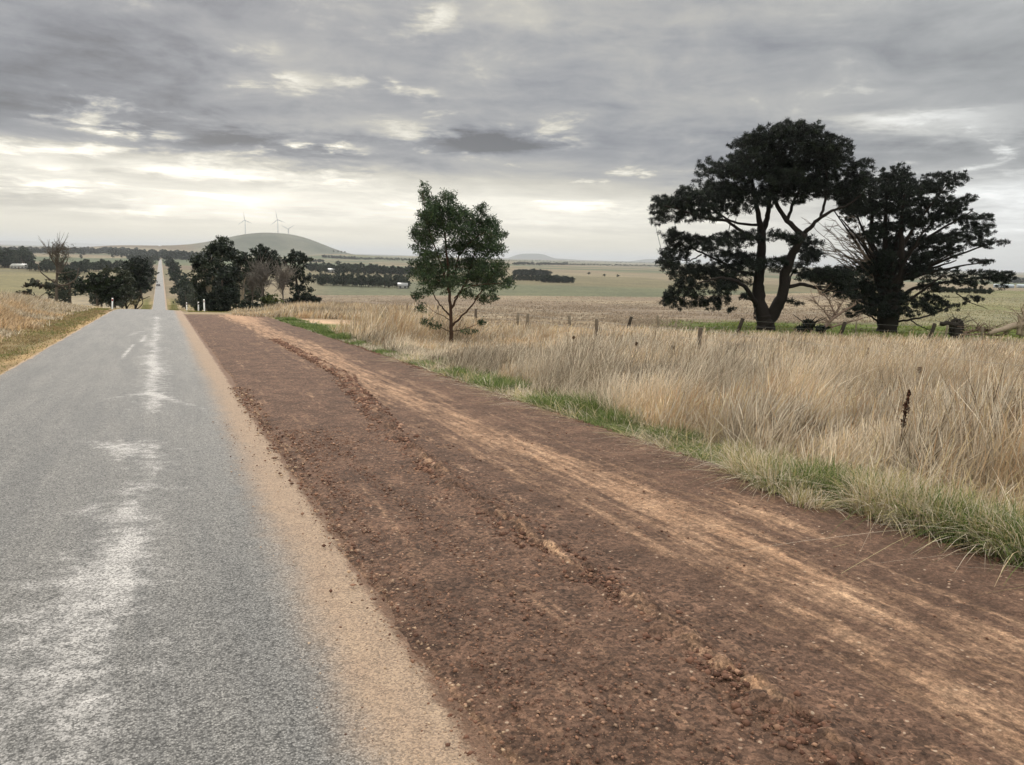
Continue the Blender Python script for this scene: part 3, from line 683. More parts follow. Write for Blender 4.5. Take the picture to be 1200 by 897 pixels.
def build_left():
    parts = []
    # short mown verge
    n = 60000; D = 8*(60/8)**rng.random(n); x = -3.25-np.abs(rng.normal(0, 1.5, n)); y = (D-x*HF[0])/HF[1]; k = (y > 5) & (y < 62); x, y = x[k], y[k]; D = Dof(x, y)
    c = np.where((rng.random(len(x)) < .10+.45*sstep(fbm(x, y*.5, 3), .45, .62))[:, None], pick([lin(104, 112, 58), lin(88, 98, 50), lin(124, 124, 74)], len(x)), pick([lin(166, 146, 108), lin(142, 124, 90), lin(122, 104, 76)], len(x)))
    k = rng.random(len(x)) < sstep(-x+1.0*(fbm(x*1.5, y*.8, 3)-.5), 3.3, 4.1)*.8+.1; x, y, D, c = x[k], y[k], D[k], c[k]; parts.append(blades(x, y, .04+.08*rng.random(len(x)), np.maximum(.006, .9*D/768), c, (0, 0), .6, .6, 3))
    n = 210000; D = 12*(74/12)**rng.random(n); x = -4.6-rng.gamma(1.5, 4.5, n); y = (D-x*HF[0])/HF[1]; k = (y < 70) & (ppx_of(x, y) > -120)
    x, y = x[k], y[k]; D = Dof(x, y)
    k = rng.random(len(x)) < sstep(-x+1.6*(fbm(x*.6, y*.4, 3)-.5), 4.7, 6.2)*(.15+1.5*fbm(x*.9, y*.9, 3)); x, y = x[k], y[k]; D = Dof(x, y)
    h = (.25+1.05*sstep(-x, 5.2, 9))*(.45+.9*fbm(x/1.5, y/1.5+7, 3))*(.75+.5*rng.random(len(x)))
    h *= 1-.3*sstep(D, 40, 60)
    c = pick([G_PINK, G_PALE, G_GREY, G_GOLD, lin(120, 106, 82)], len(x)); c = np.where((fbm(x/3, y/3+2, 3) > .55)[:, None], c*np.array([1.05, .92, .78]), c)
    parts.append(blades(x, y, h, np.maximum(.006, .75*D/768), c, (LEAN[0]*.7, LEAN[1]*.7), .3, .5, 4))
    grass_obj('roadside_grass', parts, M_GRASS)
build_left()
def build_far_grass():
    parts = []
    # tall grass beyond the dirt around the trees, and rough pasture tufts
    n = 42000; x, y, D = polar(n, 44, 72, 270, 640); k = (x > 3.5) & (D > 48.2+1.5*fbm(x, y, 2)) & ~((ppx_of(x, y) > 520)); k |= (x > 13.5) & (D > 44) & (ppx_of(x, y) < 520)
    x, y, D = x[k], y[k], D[k]
    h = (.45+.55*fbm(x/2, y/2, 3))*(.7+.5*rng.random(len(x)))*(.35+.65*sstep(x, 5, 9))
    parts.append(blades(x, y, h, .9*D/768, tall_color(x, y), LEAN, .25, .5, 3))
    n = 130000; x, y, D = polar(n, 42, 232, 300, 1320); tuft = fbm(x/3, y/3, 4); px = ppx_of(x, y)
    k = ((px > 560) | (D > 60)) & (rng.random(n) < .15+1.6*sstep(tuft, .40, .62)); k &= (x > 14) | (D > 60)
    x, y, D, px = x[k], y[k], D[k], px[k]; nn = len(x)
    gz = (D < 62)*sstep(px, 740, 860); h = np.where(gz > rng.random(nn), .10+.12*rng.random(nn), .14+.30*rng.random(nn)*fbm(x/6, y/6, 3))*np.clip(60/D, .35, 1)
    rg = sstep(px, 960, 1100)
    c = pick([lin(168, 152, 134), lin(150, 136, 120), lin(156, 140, 122), lin(136, 122, 106)], nn); g = pick([lin(110, 122, 62), lin(128, 132, 72), lin(94, 108, 54)], nn)
    yg = pick([lin(152, 146, 116), lin(130, 130, 98), lin(166, 156, 130)], nn)
    c = np.where((rng.random(nn) < rg)[:, None], yg, c); c = np.where((rng.random(nn) < gz*.85)[:, None], g, c)
    parts.append(blades(x, y, h, 1.1*D/768, c, LEAN, .3, .5, 3))
    grass_obj('pasture_grass', parts, M_GRASS)
    # verge beyond the crest
    parts = []
    n = 26000; y = 62+(300-62)*rng.random(n)**1.6; s_ = np.where(rng.random(n) < .5, -1, 1); x = -1+s_*(2.7+np.abs(rng.normal(0, 3.2, n))); D = Dof(x, y)
    hh = .08+.6*sstep(np.abs(x+1), 5.2, 7.5)*rng.random(n)
    c = np.where((np.abs(x+1) < 5.5)[:, None], pick([lin(112, 114, 62), lin(140, 132, 82)], n), pick([G_PALE, G_GOLD, lin(190, 170, 134)], n))
    parts.append(blades(x, y, hh, 1.0*D/768, c, (0, 0), .3, .5, 3))
    grass_obj('roadside_grass', parts, M_GRASS)
build_far_grass()

# ------------------------------------------------------------------ trees
def leaf_cloud(cent, size, asp, col, flat=.0, droop=0.):
    """one small pointed leaf (a rhombus) at each centre"""
    n = len(cent); size = size*(.6+.8*rng.random(n))
    a_ = rng.normal(0, 1, (n, 3)); a_[:, 2] -= droop; a_ /= np.linalg.norm(a_, axis=1)[:, None]
    b_ = rng.normal(0, 1, (n, 3)); b_ -= a_*(a_*b_).sum(1)[:, None]; b_ /= np.linalg.norm(b_, axis=1)[:, None]
    a_ = a_*size[:, None]/2; b_ = b_*(size*asp)[:, None]/2
    if flat: a_[:, 2] *= 1-flat; b_[:, 2] *= 1-flat
    V = np.stack([cent-a_, cent-a_*.1+b_, cent+a_, cent-a_*.1-b_], 1).reshape(-1, 3)
    Q = np.arange(4*n).reshape(-1, 4)
    return V, Q, np.repeat(col, 4, 0)
def clumps(centres, rad, per, squash=.6):
    """points gathered in small clumps around the centres"""
    n = len(centres); P = np.repeat(centres, per, 0); r = np.repeat(np.broadcast_to(rad, (n,)), per)
    d = rng.normal(0, 1, (n*per, 3)); d /= np.linalg.norm(d, axis=1)[:, None]; d *= (rng.random(n*per)**.5)[:, None]
    d[:, 2] *= squash; return P+d*r[:, None]
def in_ellipsoid(c, r, n, surf=.45, topbias=.0):
    d = rng.normal(0, 1, (n, 3)); d /= np.linalg.norm(d, axis=1)[:, None]; q = rng.random(n)**surf
    d *= q[:, None]; d[:, 2] = np.where(rng.random(n) < topbias, np.abs(d[:, 2]), d[:, 2]); return np.asarray(c)+d*np.asarray(r)
def curve(P, n=8, wob=.0):
    P = np.asarray(P, float); d = np.r_[0, np.cumsum(np.linalg.norm(np.diff(P, axis=0), axis=1))]; m_ = max(n, 2*len(P))
    s = np.linspace(0, d[-1], m_); out = np.stack([np.interp(s, d, P[:, i]) for i in range(3)], -1)
    for _ in range(2): out[1:-1] = (out[:-2]+2*out[1:-1]+out[2:])/4
    if wob: out[1:-1] += rng.normal(0, wob, (m_-2, 3))
    return out
class Tree:
    """built from a drawing of limbs and foliage masses, each mass and limb with its own depth"""
    def __init__(s, name, label, cat, px, py, group=None, D=None):
        s.base = hit(px, py) if D is None else at_depth(px, D)
        s.D = Dof(*s.base[:2]); s.k = s.D/F_PX; s.px, s.py = proj(s.base)
        s.o = empty(name, s.base); tag(s.o, label, cat, group); s.wood = Bag(); s.nodes = []; s.leafs = []
    def P(s, px, py, w=0.):            # local coordinates, w metres away from the viewer
        v = ray(px, py); return EYE+v*(s.D/(v@HF))-s.base+HF*w
    def limb(s, pts, r0, r1, k=8, c=lin(70, 60, 52), wob=.02, node=True, knob=.18):
        """pts: (px, py, w)"""
        P = curve([s.P(*p) for p in pts], 4*len(pts), wob); r = r0+(r1-r0)*np.linspace(0, 1, len(P))**.8
        s.wood.tube(P, r, k, c, True, knob)
        if node: s.nodes += [(q, rr) for q, rr in zip(P[2:], r[2:])]
        return P
    def twig(s, tgt, r=.02, c=lin(50, 44, 39), sag=.12, maxd=99):
        N = np.array([q for q, _ in s.nodes]); d = N-tgt; dd = np.linalg.norm(d, axis=1)+.6*np.maximum(0, d[:, 2])
        i = int(np.argmin(dd)); a_, ra = s.nodes[i]
        L = np.linalg.norm(tgt-a_)
        if L > maxd or L < .05: return
        mid = (a_+tgt)/2+np.array([0, 0, -sag*L])+rng.normal(0, .06*L, 3)
        P = curve([a_, mid, tgt], 6); rr = min(ra*.6, r*(1+L*.5)); s.wood.tube(P, np.linspace(rr, r*.35, len(P)), 5, c, False)
        s.nodes += [(P[len(P)//2], rr*.6), (P[-1], r*.5)]
    def done(s, crown_mat=None, bark=None, extra=None, smooth=True):
        s.wood.build('trunk', bark or M_BARK, s.o, smooth)
        if s.leafs:
            V = []; Q = []; C = []; n = 0
            for v, q, c in s.leafs: V.append(v); Q.append(q+n); C.append(c); n += len(v)
            mesh_np('crown', np.vstack(V), [np.vstack(Q)], crown_mat or M_LEAF, np.vstack(C), False, s.o)
        return s.o
def z5(x, y): return 740+x/3.092, 130+y/3.092
def z6(x, y): return 940+x/3.323, 170+y/3.323
def z4(x, y): return 340+x/3.333, 200+y/3.333
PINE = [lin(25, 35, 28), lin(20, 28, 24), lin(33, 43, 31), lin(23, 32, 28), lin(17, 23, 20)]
def foliage(T, lobes, zf, sc_, dens, crad, per, size, asp, cols, depth=1.0, squash=.55, twig=.02, twf=.5, droop=0., surf=.5, wide=None, tall=1., fuzz=0.):
    """lobes: (x, y, rx, ry[, w]) in a sketch's own units; each becomes an ellipsoid of many little clumps"""
    for L in lobes:
        x, y, rx, ry = L[:4]; px, py = zf(x, y); Rx, Ry = rx*sc_*T.k, ry*sc_*T.k*tall
        ws = [L[4]] if len(L) > 4 else ([0.] if depth == 0 else list(np.clip(rng.normal(0, depth, 2), -1.15*depth, 1.5*depth)))
        for w_ in ws:
            Rw = max(.5*Rx, min(Rx, 1.6)) if wide is None else wide*Rx
            n = max(3, int(dens*Rx*Ry/len(ws)*1.0)); c0 = T.P(px, py, w_)
            r = np.array([1, 1, 1.]); pts_ = in_ellipsoid((0, 0, 0), (1, 1, 1), n, surf, .25)
            cen = c0+pts_[:, 0:1]*Rx*HR+pts_[:, 1:2]*Rw*HF+pts_[:, 2:3]*np.array([0, 0, Ry])
            for q in cen[rng.random(n) < twf]: T.twig(q, twig)
            if fuzz:
                nf = max(3, int(n*fuzz)); d_ = rng.normal(0, 1, (nf, 3)); d_ /= np.linalg.norm(d_, axis=1)[:, None]; d_ *= (.85+.27*rng.random(nf))[:, None]
                cen = np.vstack([cen, c0+d_[:, 0:1]*Rx*HR+d_[:, 1:2]*Rw*HF+d_[:, 2:3]*np.array([0, 0, Ry])]); cr_ = np.concatenate([np.full(n, crad), np.full(nf, crad*.7)]); n = n+nf
            else: cr_ = crad
            P = clumps(cen, cr_*(.7+.6*rng.random(n)), per, squash)
            cc = np.asarray(cols)[rng.integers(0, len(cols), n)]; cc = np.repeat(cc, per, 0)*(1+.18*rng.normal(0, 1, (len(P), 1)))
            v, q, c = leaf_cloud(P, size, asp, np.clip(cc, .003, 1), 0., droop); T.leafs.append((v, q, c))
def big_pine():
    T = Tree('pine_tree', 'huge dark spreading pine with forked trunk, left of the two big paddock trees', 'tree', 898, 388)
    w = T.wood; bk = lin(42, 38, 36)
    L = lambda pts, r0, r1, **k: T.limb([z5(a, b)+(c,) for a, b, c in pts], r0*.62, r1*.62, c=bk, **k)
    L([(487, 812, 0), (486, 780, 0), (482, 740, 0)], 1.0, .85, k=12)
    L([(484, 752, 0), (466, 700, .1), (462, 640, .3), (474, 560, .4), (483, 470, .5), (478, 420, .6)], .78, .36, k=10)
    L([(481, 440, .6), (466, 380, .3), (448, 320, 0), (430, 250, -.4), (415, 180, -.6)], .34, .10)
    L([(481, 440, .6), (508, 400, .9), (522, 340, 1.3), (540, 250, 1.6), (560, 150, 1.4)], .34, .10)
    L([(492, 770, 0), (522, 715, -.2), (541, 660, -.5), (545, 580, -.6), (578, 500, -.8), (606, 445, -1.0)], .72, .34, k=10)
    L([(600, 455, -1), (580, 425, -.6), (548, 388, -.2), (520, 320, .2), (500, 230, .5), (480, 120, .5)], .30, .09)
    L([(606, 445, -1.0), (640, 400, -1.5), (665, 378, -1.8), (740, 345, -2.2), (790, 300, -2.2)], .24, .06)
    L([(650, 392, -1.6), (672, 350, -1.2), (690, 280, -.8), (690, 170, -.6)], .16, .07)
    L([(560, 400, -.2), (590, 350, .6), (640, 250, 1.0), (660, 150, 1.2)], .20, .07)
    L([(483, 470, .5), (400, 448, -.4), (330, 400, -1.2), (250, 398, -2.0), (150, 370, -2.6), (90, 355, -2.8)], .22, .06)
    L([(476, 412, .5), (410, 408, 1.2), (380, 390, 1.8), (300, 330, 2.6), (220, 330, 3.0)], .16, .05)
    L([(452, 700, 0), (400, 640, -1.0), (350, 612, -1.8), (280, 600, -2.4), (200, 620, -3.0)], .30, .07)
    L([(464, 600, .3), (400, 580, 1.0), (300, 520, 2.0), (210, 480, 2.6), (140, 500, 3.0)], .18, .05)
    L([(280, 520, 1.9), (240, 545, 2.0), (200, 540, 2.2)], .08, .04)
    L([(545, 640, -.5), (600, 625, -1.0), (650, 642, -1.6), (715, 655, -2.0), (770, 640, -2.2)], .22, .06)
    L([(560, 640, -.5), (580, 600, .3), (640, 540, 1.0), (660, 480, 1.2)], .12, .04)
    L([(440, 715, -.5), (432, 735, -.6), (436, 752, -.6), (446, 740, -.5)], .07, .05)
    L([(430, 250, -.4), (380, 220, -1.2), (320, 230, -2.0)], .12, .05); L([(660, 150, 1.2), (720, 170, .5), (770, 190, 0)], .10, .05)
    lob = [(780, 290, 60, 40), (740, 300, 50, 24), (800, 340, 40, 30), (640, 300, 50, 18), (330, 270, 60, 26), (420, 300, 60, 26), (540, 290, 70, 22), (560, 105, 110, 45), (590, 150, 150, 45), (450, 140, 75, 45), (690, 150, 85, 45), (395, 195, 75, 38), (520, 200, 110, 40), (640, 215, 120, 42), (760, 180, 60, 50), (790, 240, 45, 50),
        (335, 235, 70, 34), (285, 190, 22, 22), (260, 235, 26, 16), (480, 255, 110, 36), (600, 270, 90, 30), (700, 260, 70, 36), (560, 80, 60, 25), (470, 90, 60, 22), (400, 115, 30, 20),
        (215, 335, 80, 34), (150, 350, 60, 32), (95, 345, 38, 34), (300, 315, 80, 34), (370, 300, 60, 32), (430, 335, 60, 26), (230, 385, 70, 20), (130, 390, 50, 18), (190, 300, 40, 22), (560, 318, 60, 20), (360, 360, 70, 16),
        (215, 470, 75, 28), (175, 520, 55, 34), (130, 560, 36, 28), (160, 445, 40, 20), (290, 480, 80, 30), (390, 465, 70, 28), (480, 452, 60, 20), (540, 465, 40, 18),
        (240, 590, 80, 38), (180, 640, 55, 34), (135, 670, 32, 26), (180, 700, 50, 18), (250, 690, 45, 22), (330, 590, 80, 34), (420, 565, 80, 28), (380, 530, 90, 24), (510, 545, 50, 14), (300, 640, 60, 26), (390, 620, 50, 16),
        (640, 485, 42, 28), (625, 530, 45, 22), (665, 520, 35, 22), (650, 450, 26, 14), (655, 560, 40, 12),
        (650, 590, 60, 22), (720, 600, 65, 30), (770, 620, 45, 36), (600, 575, 40, 14), (345, 690, 26, 16), (330, 712, 14, 12), (380, 668, 16, 8), (560, 685, 22, 9), (575, 540, 30, 14), (740, 660, 50, 16)]
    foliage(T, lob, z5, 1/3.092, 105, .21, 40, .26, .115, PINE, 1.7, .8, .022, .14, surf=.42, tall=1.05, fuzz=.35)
    T.done()
big_pine()
def cypress():
    T = Tree('cypress_tree', 'huge dark cypress with thick trunk and fanned limbs, right of the two big trees', 'tree', 1040, 390)
    bk = lin(44, 40, 37)
    L = lambda pts, r0, r1, **k: T.limb([z6(a, b)+(c,) for a, b, c in pts], r0, r1, c=bk, **k)
    L([(330, 750, 0), (330, 715, 0), (336, 660, 0), (338, 600, 0)], .62, .70, k=12)
    for a in ([(340, 620, 0), (345, 520, .2), (335, 420, .4), (330, 300, .3), (345, 130, .3)], [(350, 620, 0), (385, 480, -.3), (375, 400, -.4), (372, 290, -.5), (385, 180, -.5)],
              [(330, 610, 0), (305, 500, .5), (290, 400, .9), (300, 280, 1), (280, 170, .8)]): L(a, .32, .06)
    for i, (x, y, w) in enumerate([(235, 300, .6), (180, 330, -.5), (130, 290, -.9), (120, 250, 0), (225, 230, 1.2), (450, 160, .6), (540, 150, -.8), (580, 240, .7), (640, 260, -.6), (660, 350, .4), (740, 375, -.6), (560, 420, -1.2),
                                  (620, 450, .6), (700, 455, -.4), (520, 380, 1.6), (430, 260, 1.5), (420, 330, -1.9), (250, 420, 1.8)]):
        x0, y0 = 335+rng.normal(0, 14), 600-rng.random()*90
        L([(x0, y0, 0), (x0+.45*(x-x0), y0+.5*(y-y0)-5+rng.normal(0, 6), w*.5), (x, y, w)], .15+.05*rng.random(), .035, k=6)
    L([(350, 640, 0), (420, 590, -.6), (500, 520, -1), (520, 505, -1.1)], .13, .06, k=6)
    L([(350, 620, 0), (440, 560, .5), (560, 540, .8), (700, 520, 1), (770, 520, 1)], .14, .05, k=6)
    L([(350, 690, 0), (390, 680, -.8), (460, 660, -1.2), (530, 625, -1.4)], .10, .04, k=6); L([(400, 680, -.8), (430, 705, -1.2), (470, 715, -1.4)], .05, .02, k=5)
    L([(310, 700, 0), (260, 670, -.6), (220, 655, -1)], .10, .04, k=6); L([(330, 640, 0), (220, 610, -.5), (120, 560, -1.0), (40, 550, -1.6), (-20, 545, -1.8)], .14, .05, k=6)
    L([(560, 575, -1.2), (600, 610, -1.6), (655, 632, -1.9)], .04, .015, k=5)
    lob = [(355, 110, 45, 26), (400, 130, 60, 28), (330, 150, 50, 26), (540, 125, 50, 20), (570, 150, 45, 18), (520, 170, 60, 22), (450, 170, 75, 30), (380, 190, 70, 30), (280, 135, 40, 22), (300, 185, 60, 28),
        (225, 215, 55, 34), (200, 260, 50, 34), (270, 250, 60, 34), (340, 250, 70, 32), (430, 240, 80, 34), (520, 230, 60, 28), (600, 215, 50, 18), (630, 240, 50, 18), (580, 275, 70, 26), (480, 300, 80, 32), (400, 310, 60, 34), (650, 290, 48, 20), (690, 320, 48, 18),
        (640, 350, 70, 22), (730, 378, 45, 9), (700, 390, 40, 10), (560, 370, 70, 26), (590, 410, 45, 16), (740, 275, 13, 5), (490, 380, 60, 26), (430, 440, 45, 30), (540, 430, 60, 18), (480, 440, 40, 16),
        (560, 500, 45, 20), (600, 530, 40, 18), (700, 455, 26, 11), (745, 455, 18, 6), (690, 505, 45, 18), (740, 515, 42, 24), (780, 520, 20, 14), (650, 540, 36, 12), (735, 550, 18, 8),
        (520, 605, 50, 20), (560, 625, 38, 14), (480, 640, 40, 16), (530, 655, 30, 10), (665, 598, 20, 11), (440, 620, 30, 12), (595, 610, 14, 14),
        (330, 560, 75, 50), (310, 620, 80, 34), (360, 500, 60, 40), (300, 500, 50, 36), (380, 600, 50, 30), (250, 580, 55, 34), (300, 655, 60, 16), (370, 650, 50, 14), (330, 340, 60, 40), (250, 350, 40, 34), (400, 400, 50, 40), (460, 380, 50, 30), (330, 450, 60, 40), (420, 490, 50, 34), (260, 480, 50, 34), (480, 550, 40, 26), (300, 440, 40, 36), (360, 400, 46, 40),
        (190, 500, 60, 24), (130, 515, 66, 26), (70, 510, 55, 24), (20, 515, 40, 18), (220, 550, 55, 28), (150, 560, 50, 20), (205, 640, 40, 18), (190, 662, 18, 6), (240, 640, 34, 20)]
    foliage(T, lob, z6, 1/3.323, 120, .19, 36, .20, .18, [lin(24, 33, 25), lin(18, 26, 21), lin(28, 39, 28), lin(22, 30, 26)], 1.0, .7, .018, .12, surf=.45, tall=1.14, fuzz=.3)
    o = T.done()
    # bare dead branches on the left of the crown
    T.wood = Bag(); grey = lin(120, 108, 98); T.nodes = []
    for i in range(26):
        x0, y0 = 285+rng.normal(0, 12), 560-rng.random()*110; x1, y1 = 40+rng.random()*190, 270+rng.random()*210; w1 = rng.normal(0, 1.2)
        P = T.limb([z6(x0, y0)+(0,), z6((x0+x1)/2+10, (y0+y1)/2+rng.normal(8, 10))+(w1*.4,), z6(x1, y1)+(w1,)], .05, .012, k=4, c=grey, wob=.04)
        for j in range(7):
            a_ = P[rng.integers(4, len(P))]; b_ = a_+HR*rng.normal(-.55, .4)+HF*rng.normal(0, .3)+np.array([0, 0, rng.normal(.25, .35)])
            T.wood.tube(curve([a_, (a_+b_)/2+rng.normal(0, .08, 3), b_], 5), np.linspace(.02, .008, 6), 3, grey, False)
    T.wood.build('dead_branches', M_BARK, o, True)
cypress()
def acacia():
    T = Tree('young_wattle_tree', 'slender young open-crowned tree standing alone in the tall dry grass', 'tree', 529, 404)
    bk = lin(72, 56, 46)
    L = lambda pts, r0, r1, **k: T.limb([z4(a, b)+(c,) for a, b, c in pts], r0, r1, c=bk, wob=.012, **k)
    L([(630, 700, 0), (630, 660, 0), (629, 600, 0), (627, 540, .02), (622, 480, .05), (618, 400, .1), (612, 330, .1), (602, 250, .1), (590, 170, .0), (575, 120, 0)], .085, .022)
    L([(630, 610, 0), (665, 575, -.1), (700, 540, -.2), (735, 490, -.3), (765, 450, -.4), (800, 400, -.5)], .048, .015, k=6)
    L([(628, 570, 0), (600, 545, .2), (570, 510, .3), (548, 470, .4), (520, 430, .5)], .036, .012, k=6)
    L([(629, 540, 0), (655, 490, .2), (690, 420, .4), (715, 340, .5), (730, 250, .5), (745, 170, .5)], .046, .012, k=6)
    L([(622, 480, 0), (605, 410, -.2), (580, 330, -.4), (560, 270, -.5), (535, 200, -.5), (525, 90, -.5)], .042, .010, k=6)
    L([(623, 450, 0), (640, 400, .3), (655, 330, .5), (670, 250, .6), (640, 150, .4), (622, 100, .4)], .04, .010, k=6)
    L([(660, 330, .5), (700, 280, 0), (760, 240, -.3), (810, 260, -.5)], .024, .010, k=5); L([(690, 420, .4), (740, 370, .8), (800, 320, 1.0)], .024, .010, k=5)
    L([(640, 500, .2), (700, 450, -.6), (760, 440, -.9), (830, 440, -1.0)], .026, .010, k=5)
    L([(631, 635, 0), (600, 615, -.2), (565, 600, -.4), (530, 585, -.5)], .020, .008, k=5); L([(631, 630, 0), (670, 625, .3), (705, 612, .4), (750, 595, .5)], .020, .008, k=5)
    L([(580, 330, -.4), (530, 310, -.7), (490, 270, -.8)], .02, .008, k=5); L([(600, 440, 0), (540, 400, -.3), (490, 380, -.5)], .022, .008, k=5); L([(628, 590, 0), (600, 570, .3), (560, 560, .5), (515, 520, .6)], .02, .007, k=5)
    lob = [(525, 75, 12, 22), (518, 100, 18, 22), (548, 125, 26, 30), (540, 200, 40, 36), (690, 180, 40, 30), (560, 330, 40, 26), (520, 330, 30, 20), (560, 165, 45, 36), (620, 105, 26, 24), (610, 150, 45, 36), (650, 175, 40, 40), (590, 215, 60, 40), (510, 250, 34, 34), (545, 270, 38, 34), (660, 235, 50, 36),
        (745, 155, 22, 24), (735, 200, 40, 34), (780, 215, 38, 36), (720, 250, 50, 34), (790, 265, 36, 28), (820, 250, 22, 18), (700, 300, 60, 34), (770, 310, 50, 32), (640, 300, 40, 26), (820, 310, 26, 22), (480, 245, 14, 26), (495, 300, 18, 18),
        (500, 370, 34, 22), (475, 400, 18, 14), (560, 385, 50, 34), (530, 420, 40, 28), (620, 370, 40, 30), (700, 375, 55, 36), (770, 380, 46, 34), (820, 370, 28, 20), (800, 410, 44, 30), (730, 430, 60, 34), (650, 430, 55, 34), (580, 445, 50, 30),
        (845, 440, 30, 22), (780, 450, 34, 22), (500, 490, 20, 14), (520, 535, 14, 10), (690, 480, 30, 14), (760, 500, 34, 14), (795, 495, 16, 10), (535, 588, 20, 7), (575, 603, 22, 5), (700, 628, 26, 5), (748, 592, 12, 9), (540, 470, 24, 12)]
    foliage(T, lob, z4, 1/3.333, 430, .20, 15, .12, .24, [lin(58, 78, 50), lin(48, 66, 44), lin(70, 88, 56), lin(42, 58, 40), lin(62, 74, 48)],   .65, .8, .007, .2, droop=.5, surf=.5, tall=1.1, fuzz=.3)
    T.done()
acacia()

# ------------------------------------------------------------------ clump of trees beyond the crest
def z3(x, y): return 200+x/6., 250+y/6.
def z1(x, y): return x/6., 270+y/6.
GUM = [lin(44, 54, 40), lin(36, 46, 36), lin(54, 62, 46), lin(30, 40, 32)]
DARK = [lin(30, 40, 32), lin(26, 34, 28), lin(38, 48, 36), lin(22, 30, 24)]
PALE_BARK, GREY_BARK = lin(150, 140, 126), lin(116, 104, 96)
def clump_tree(name, label, zf, bx, D, limbs, lobes, cols, group, bark=lin(78, 70, 64), dens=30, size=.30, crad=.34, per=22, depth=.9, asp=.32, sq=.75):
    px, _ = zf(bx, 0); T = Tree(name, label, 'tree', px, 0, group, D=D)
    for pts, r0, r1 in limbs: T.limb([zf(a, b)+(w_,) for a, b, w_ in pts], r0, r1, 6, bark)
    foliage(T, lobes, zf, 1/6., dens, crad, per, size, asp, cols, depth, sq, .03, .12, tall=1.12, fuzz=.25)
    return T.done(M_LEAF)
G1 = 'trees in the clump beside the road'
clump_tree('gum_tree', 'tallest dark gum of the roadside clump, with a pale trunk, beside the white posts', z3, 275, 68,
    [([(275, 800, 0), (265, 620, 0), (258, 520, 0), (240, 440, 0), (270, 340, .2), (320, 260, .2)], .30, .07), ([(265, 600, 0), (300, 480, -.4), (340, 380, -.5), (380, 300, -.5)], .16, .05), ([(245, 450, 0), (200, 380, .4), (185, 320, .5)], .12, .04)],
    [(345, 200, 50, 24), (385, 225, 45, 28), (300, 235, 55, 28), (340, 255, 80, 34), (270, 260, 36, 28), (400, 275, 30, 30), (330, 300, 80, 34), (195, 315, 34, 34), (180, 345, 26, 28), (235, 340, 50, 34), (390, 320, 40, 28), (300, 360, 90, 36), (210, 400, 55, 40), (170, 390, 20, 40),
     (230, 470, 55, 50), (190, 480, 32, 50), (300, 430, 80, 50), (210, 560, 45, 50), (190, 590, 30, 40), (255, 620, 50, 50), (200, 660, 30, 34), (380, 400, 50, 40)], GUM, G1, PALE_BARK)
clump_tree('dense_tree', 'low dense black-green tree in front of the tallest gum of the clump', z3, 370, 63,
    [([(370, 790, 0), (370, 680, 0), (365, 560, 0), (360, 430, 0)], .22, .06)],
    [(400, 400, 40, 34), (350, 430, 60, 40), (410, 460, 45, 50), (330, 500, 70, 50), (400, 540, 50, 50), (300, 580, 60, 50), (370, 600, 80, 50), (430, 590, 26, 50), (330, 660, 90, 44), (280, 660, 50, 40), (400, 670, 50, 44), (350, 720, 90, 34), (300, 730, 60, 30)], DARK, G1, dens=32)
clump_tree('gum_tree', 'dark gum with twin pale trunks in the middle of the roadside clump', z3, 500, 74,
    [([(500, 760, 0), (500, 620, 0), (498, 540, 0), (470, 460, .2), (490, 360, .3), (520, 300, .3)], .20, .05), ([(503, 640, 0), (518, 540, -.2), (520, 480, -.2), (560, 400, -.3)], .14, .05)],
    [(515, 295, 40, 20), (480, 320, 40, 26), (550, 325, 50, 30), (500, 355, 80, 30), (440, 370, 40, 26), (570, 370, 50, 34), (450, 410, 50, 30), (540, 410, 60, 30), (430, 440, 26, 30)], GUM, G1, PALE_BARK)
clump_tree('gum_tree', 'dark round-topped gum standing right of the twin trunks in the roadside clump', z3, 655, 79,
    [([(655, 740, 0), (650, 600, 0), (640, 480, 0), (650, 360, .2), (640, 260, .2)], .26, .06), ([(645, 500, 0), (700, 400, .2), (740, 320, .2)], .14, .05)],
    [(635, 245, 38, 18), (660, 265, 50, 26), (610, 275, 40, 26), (690, 300, 50, 30), (640, 310, 70, 34), (735, 320, 34, 34), (600, 340, 60, 30), (700, 350, 70, 34), (755, 370, 30, 36), (650, 385, 90, 32), (740, 410, 40, 26), (580, 400, 50, 28), (690, 420, 60, 26)], DARK, G1)
clump_tree('gum_tree', 'bushy dark tree at the right end of the roadside clump', z3, 900, 75,
    [([(900, 740, 0), (895, 600, 0), (885, 480, 0), (870, 300, 0)], .24, .05)],
    [(865, 290, 46, 22), (900, 305, 50, 24), (840, 330, 40, 30), (935, 325, 28, 18), (880, 350, 60, 34), (850, 390, 50, 34), (920, 390, 46, 36), (890, 440, 66, 40), (860, 490, 50, 40), (930, 480, 48, 40), (900, 540, 40, 40), (940, 550, 45, 36), (960, 590, 30, 22), (990, 605, 30, 18), (860, 590, 50, 34), (910, 615, 40, 22), (850, 630, 50, 18), (1010, 620, 16, 12)], DARK, G1, dens=22)
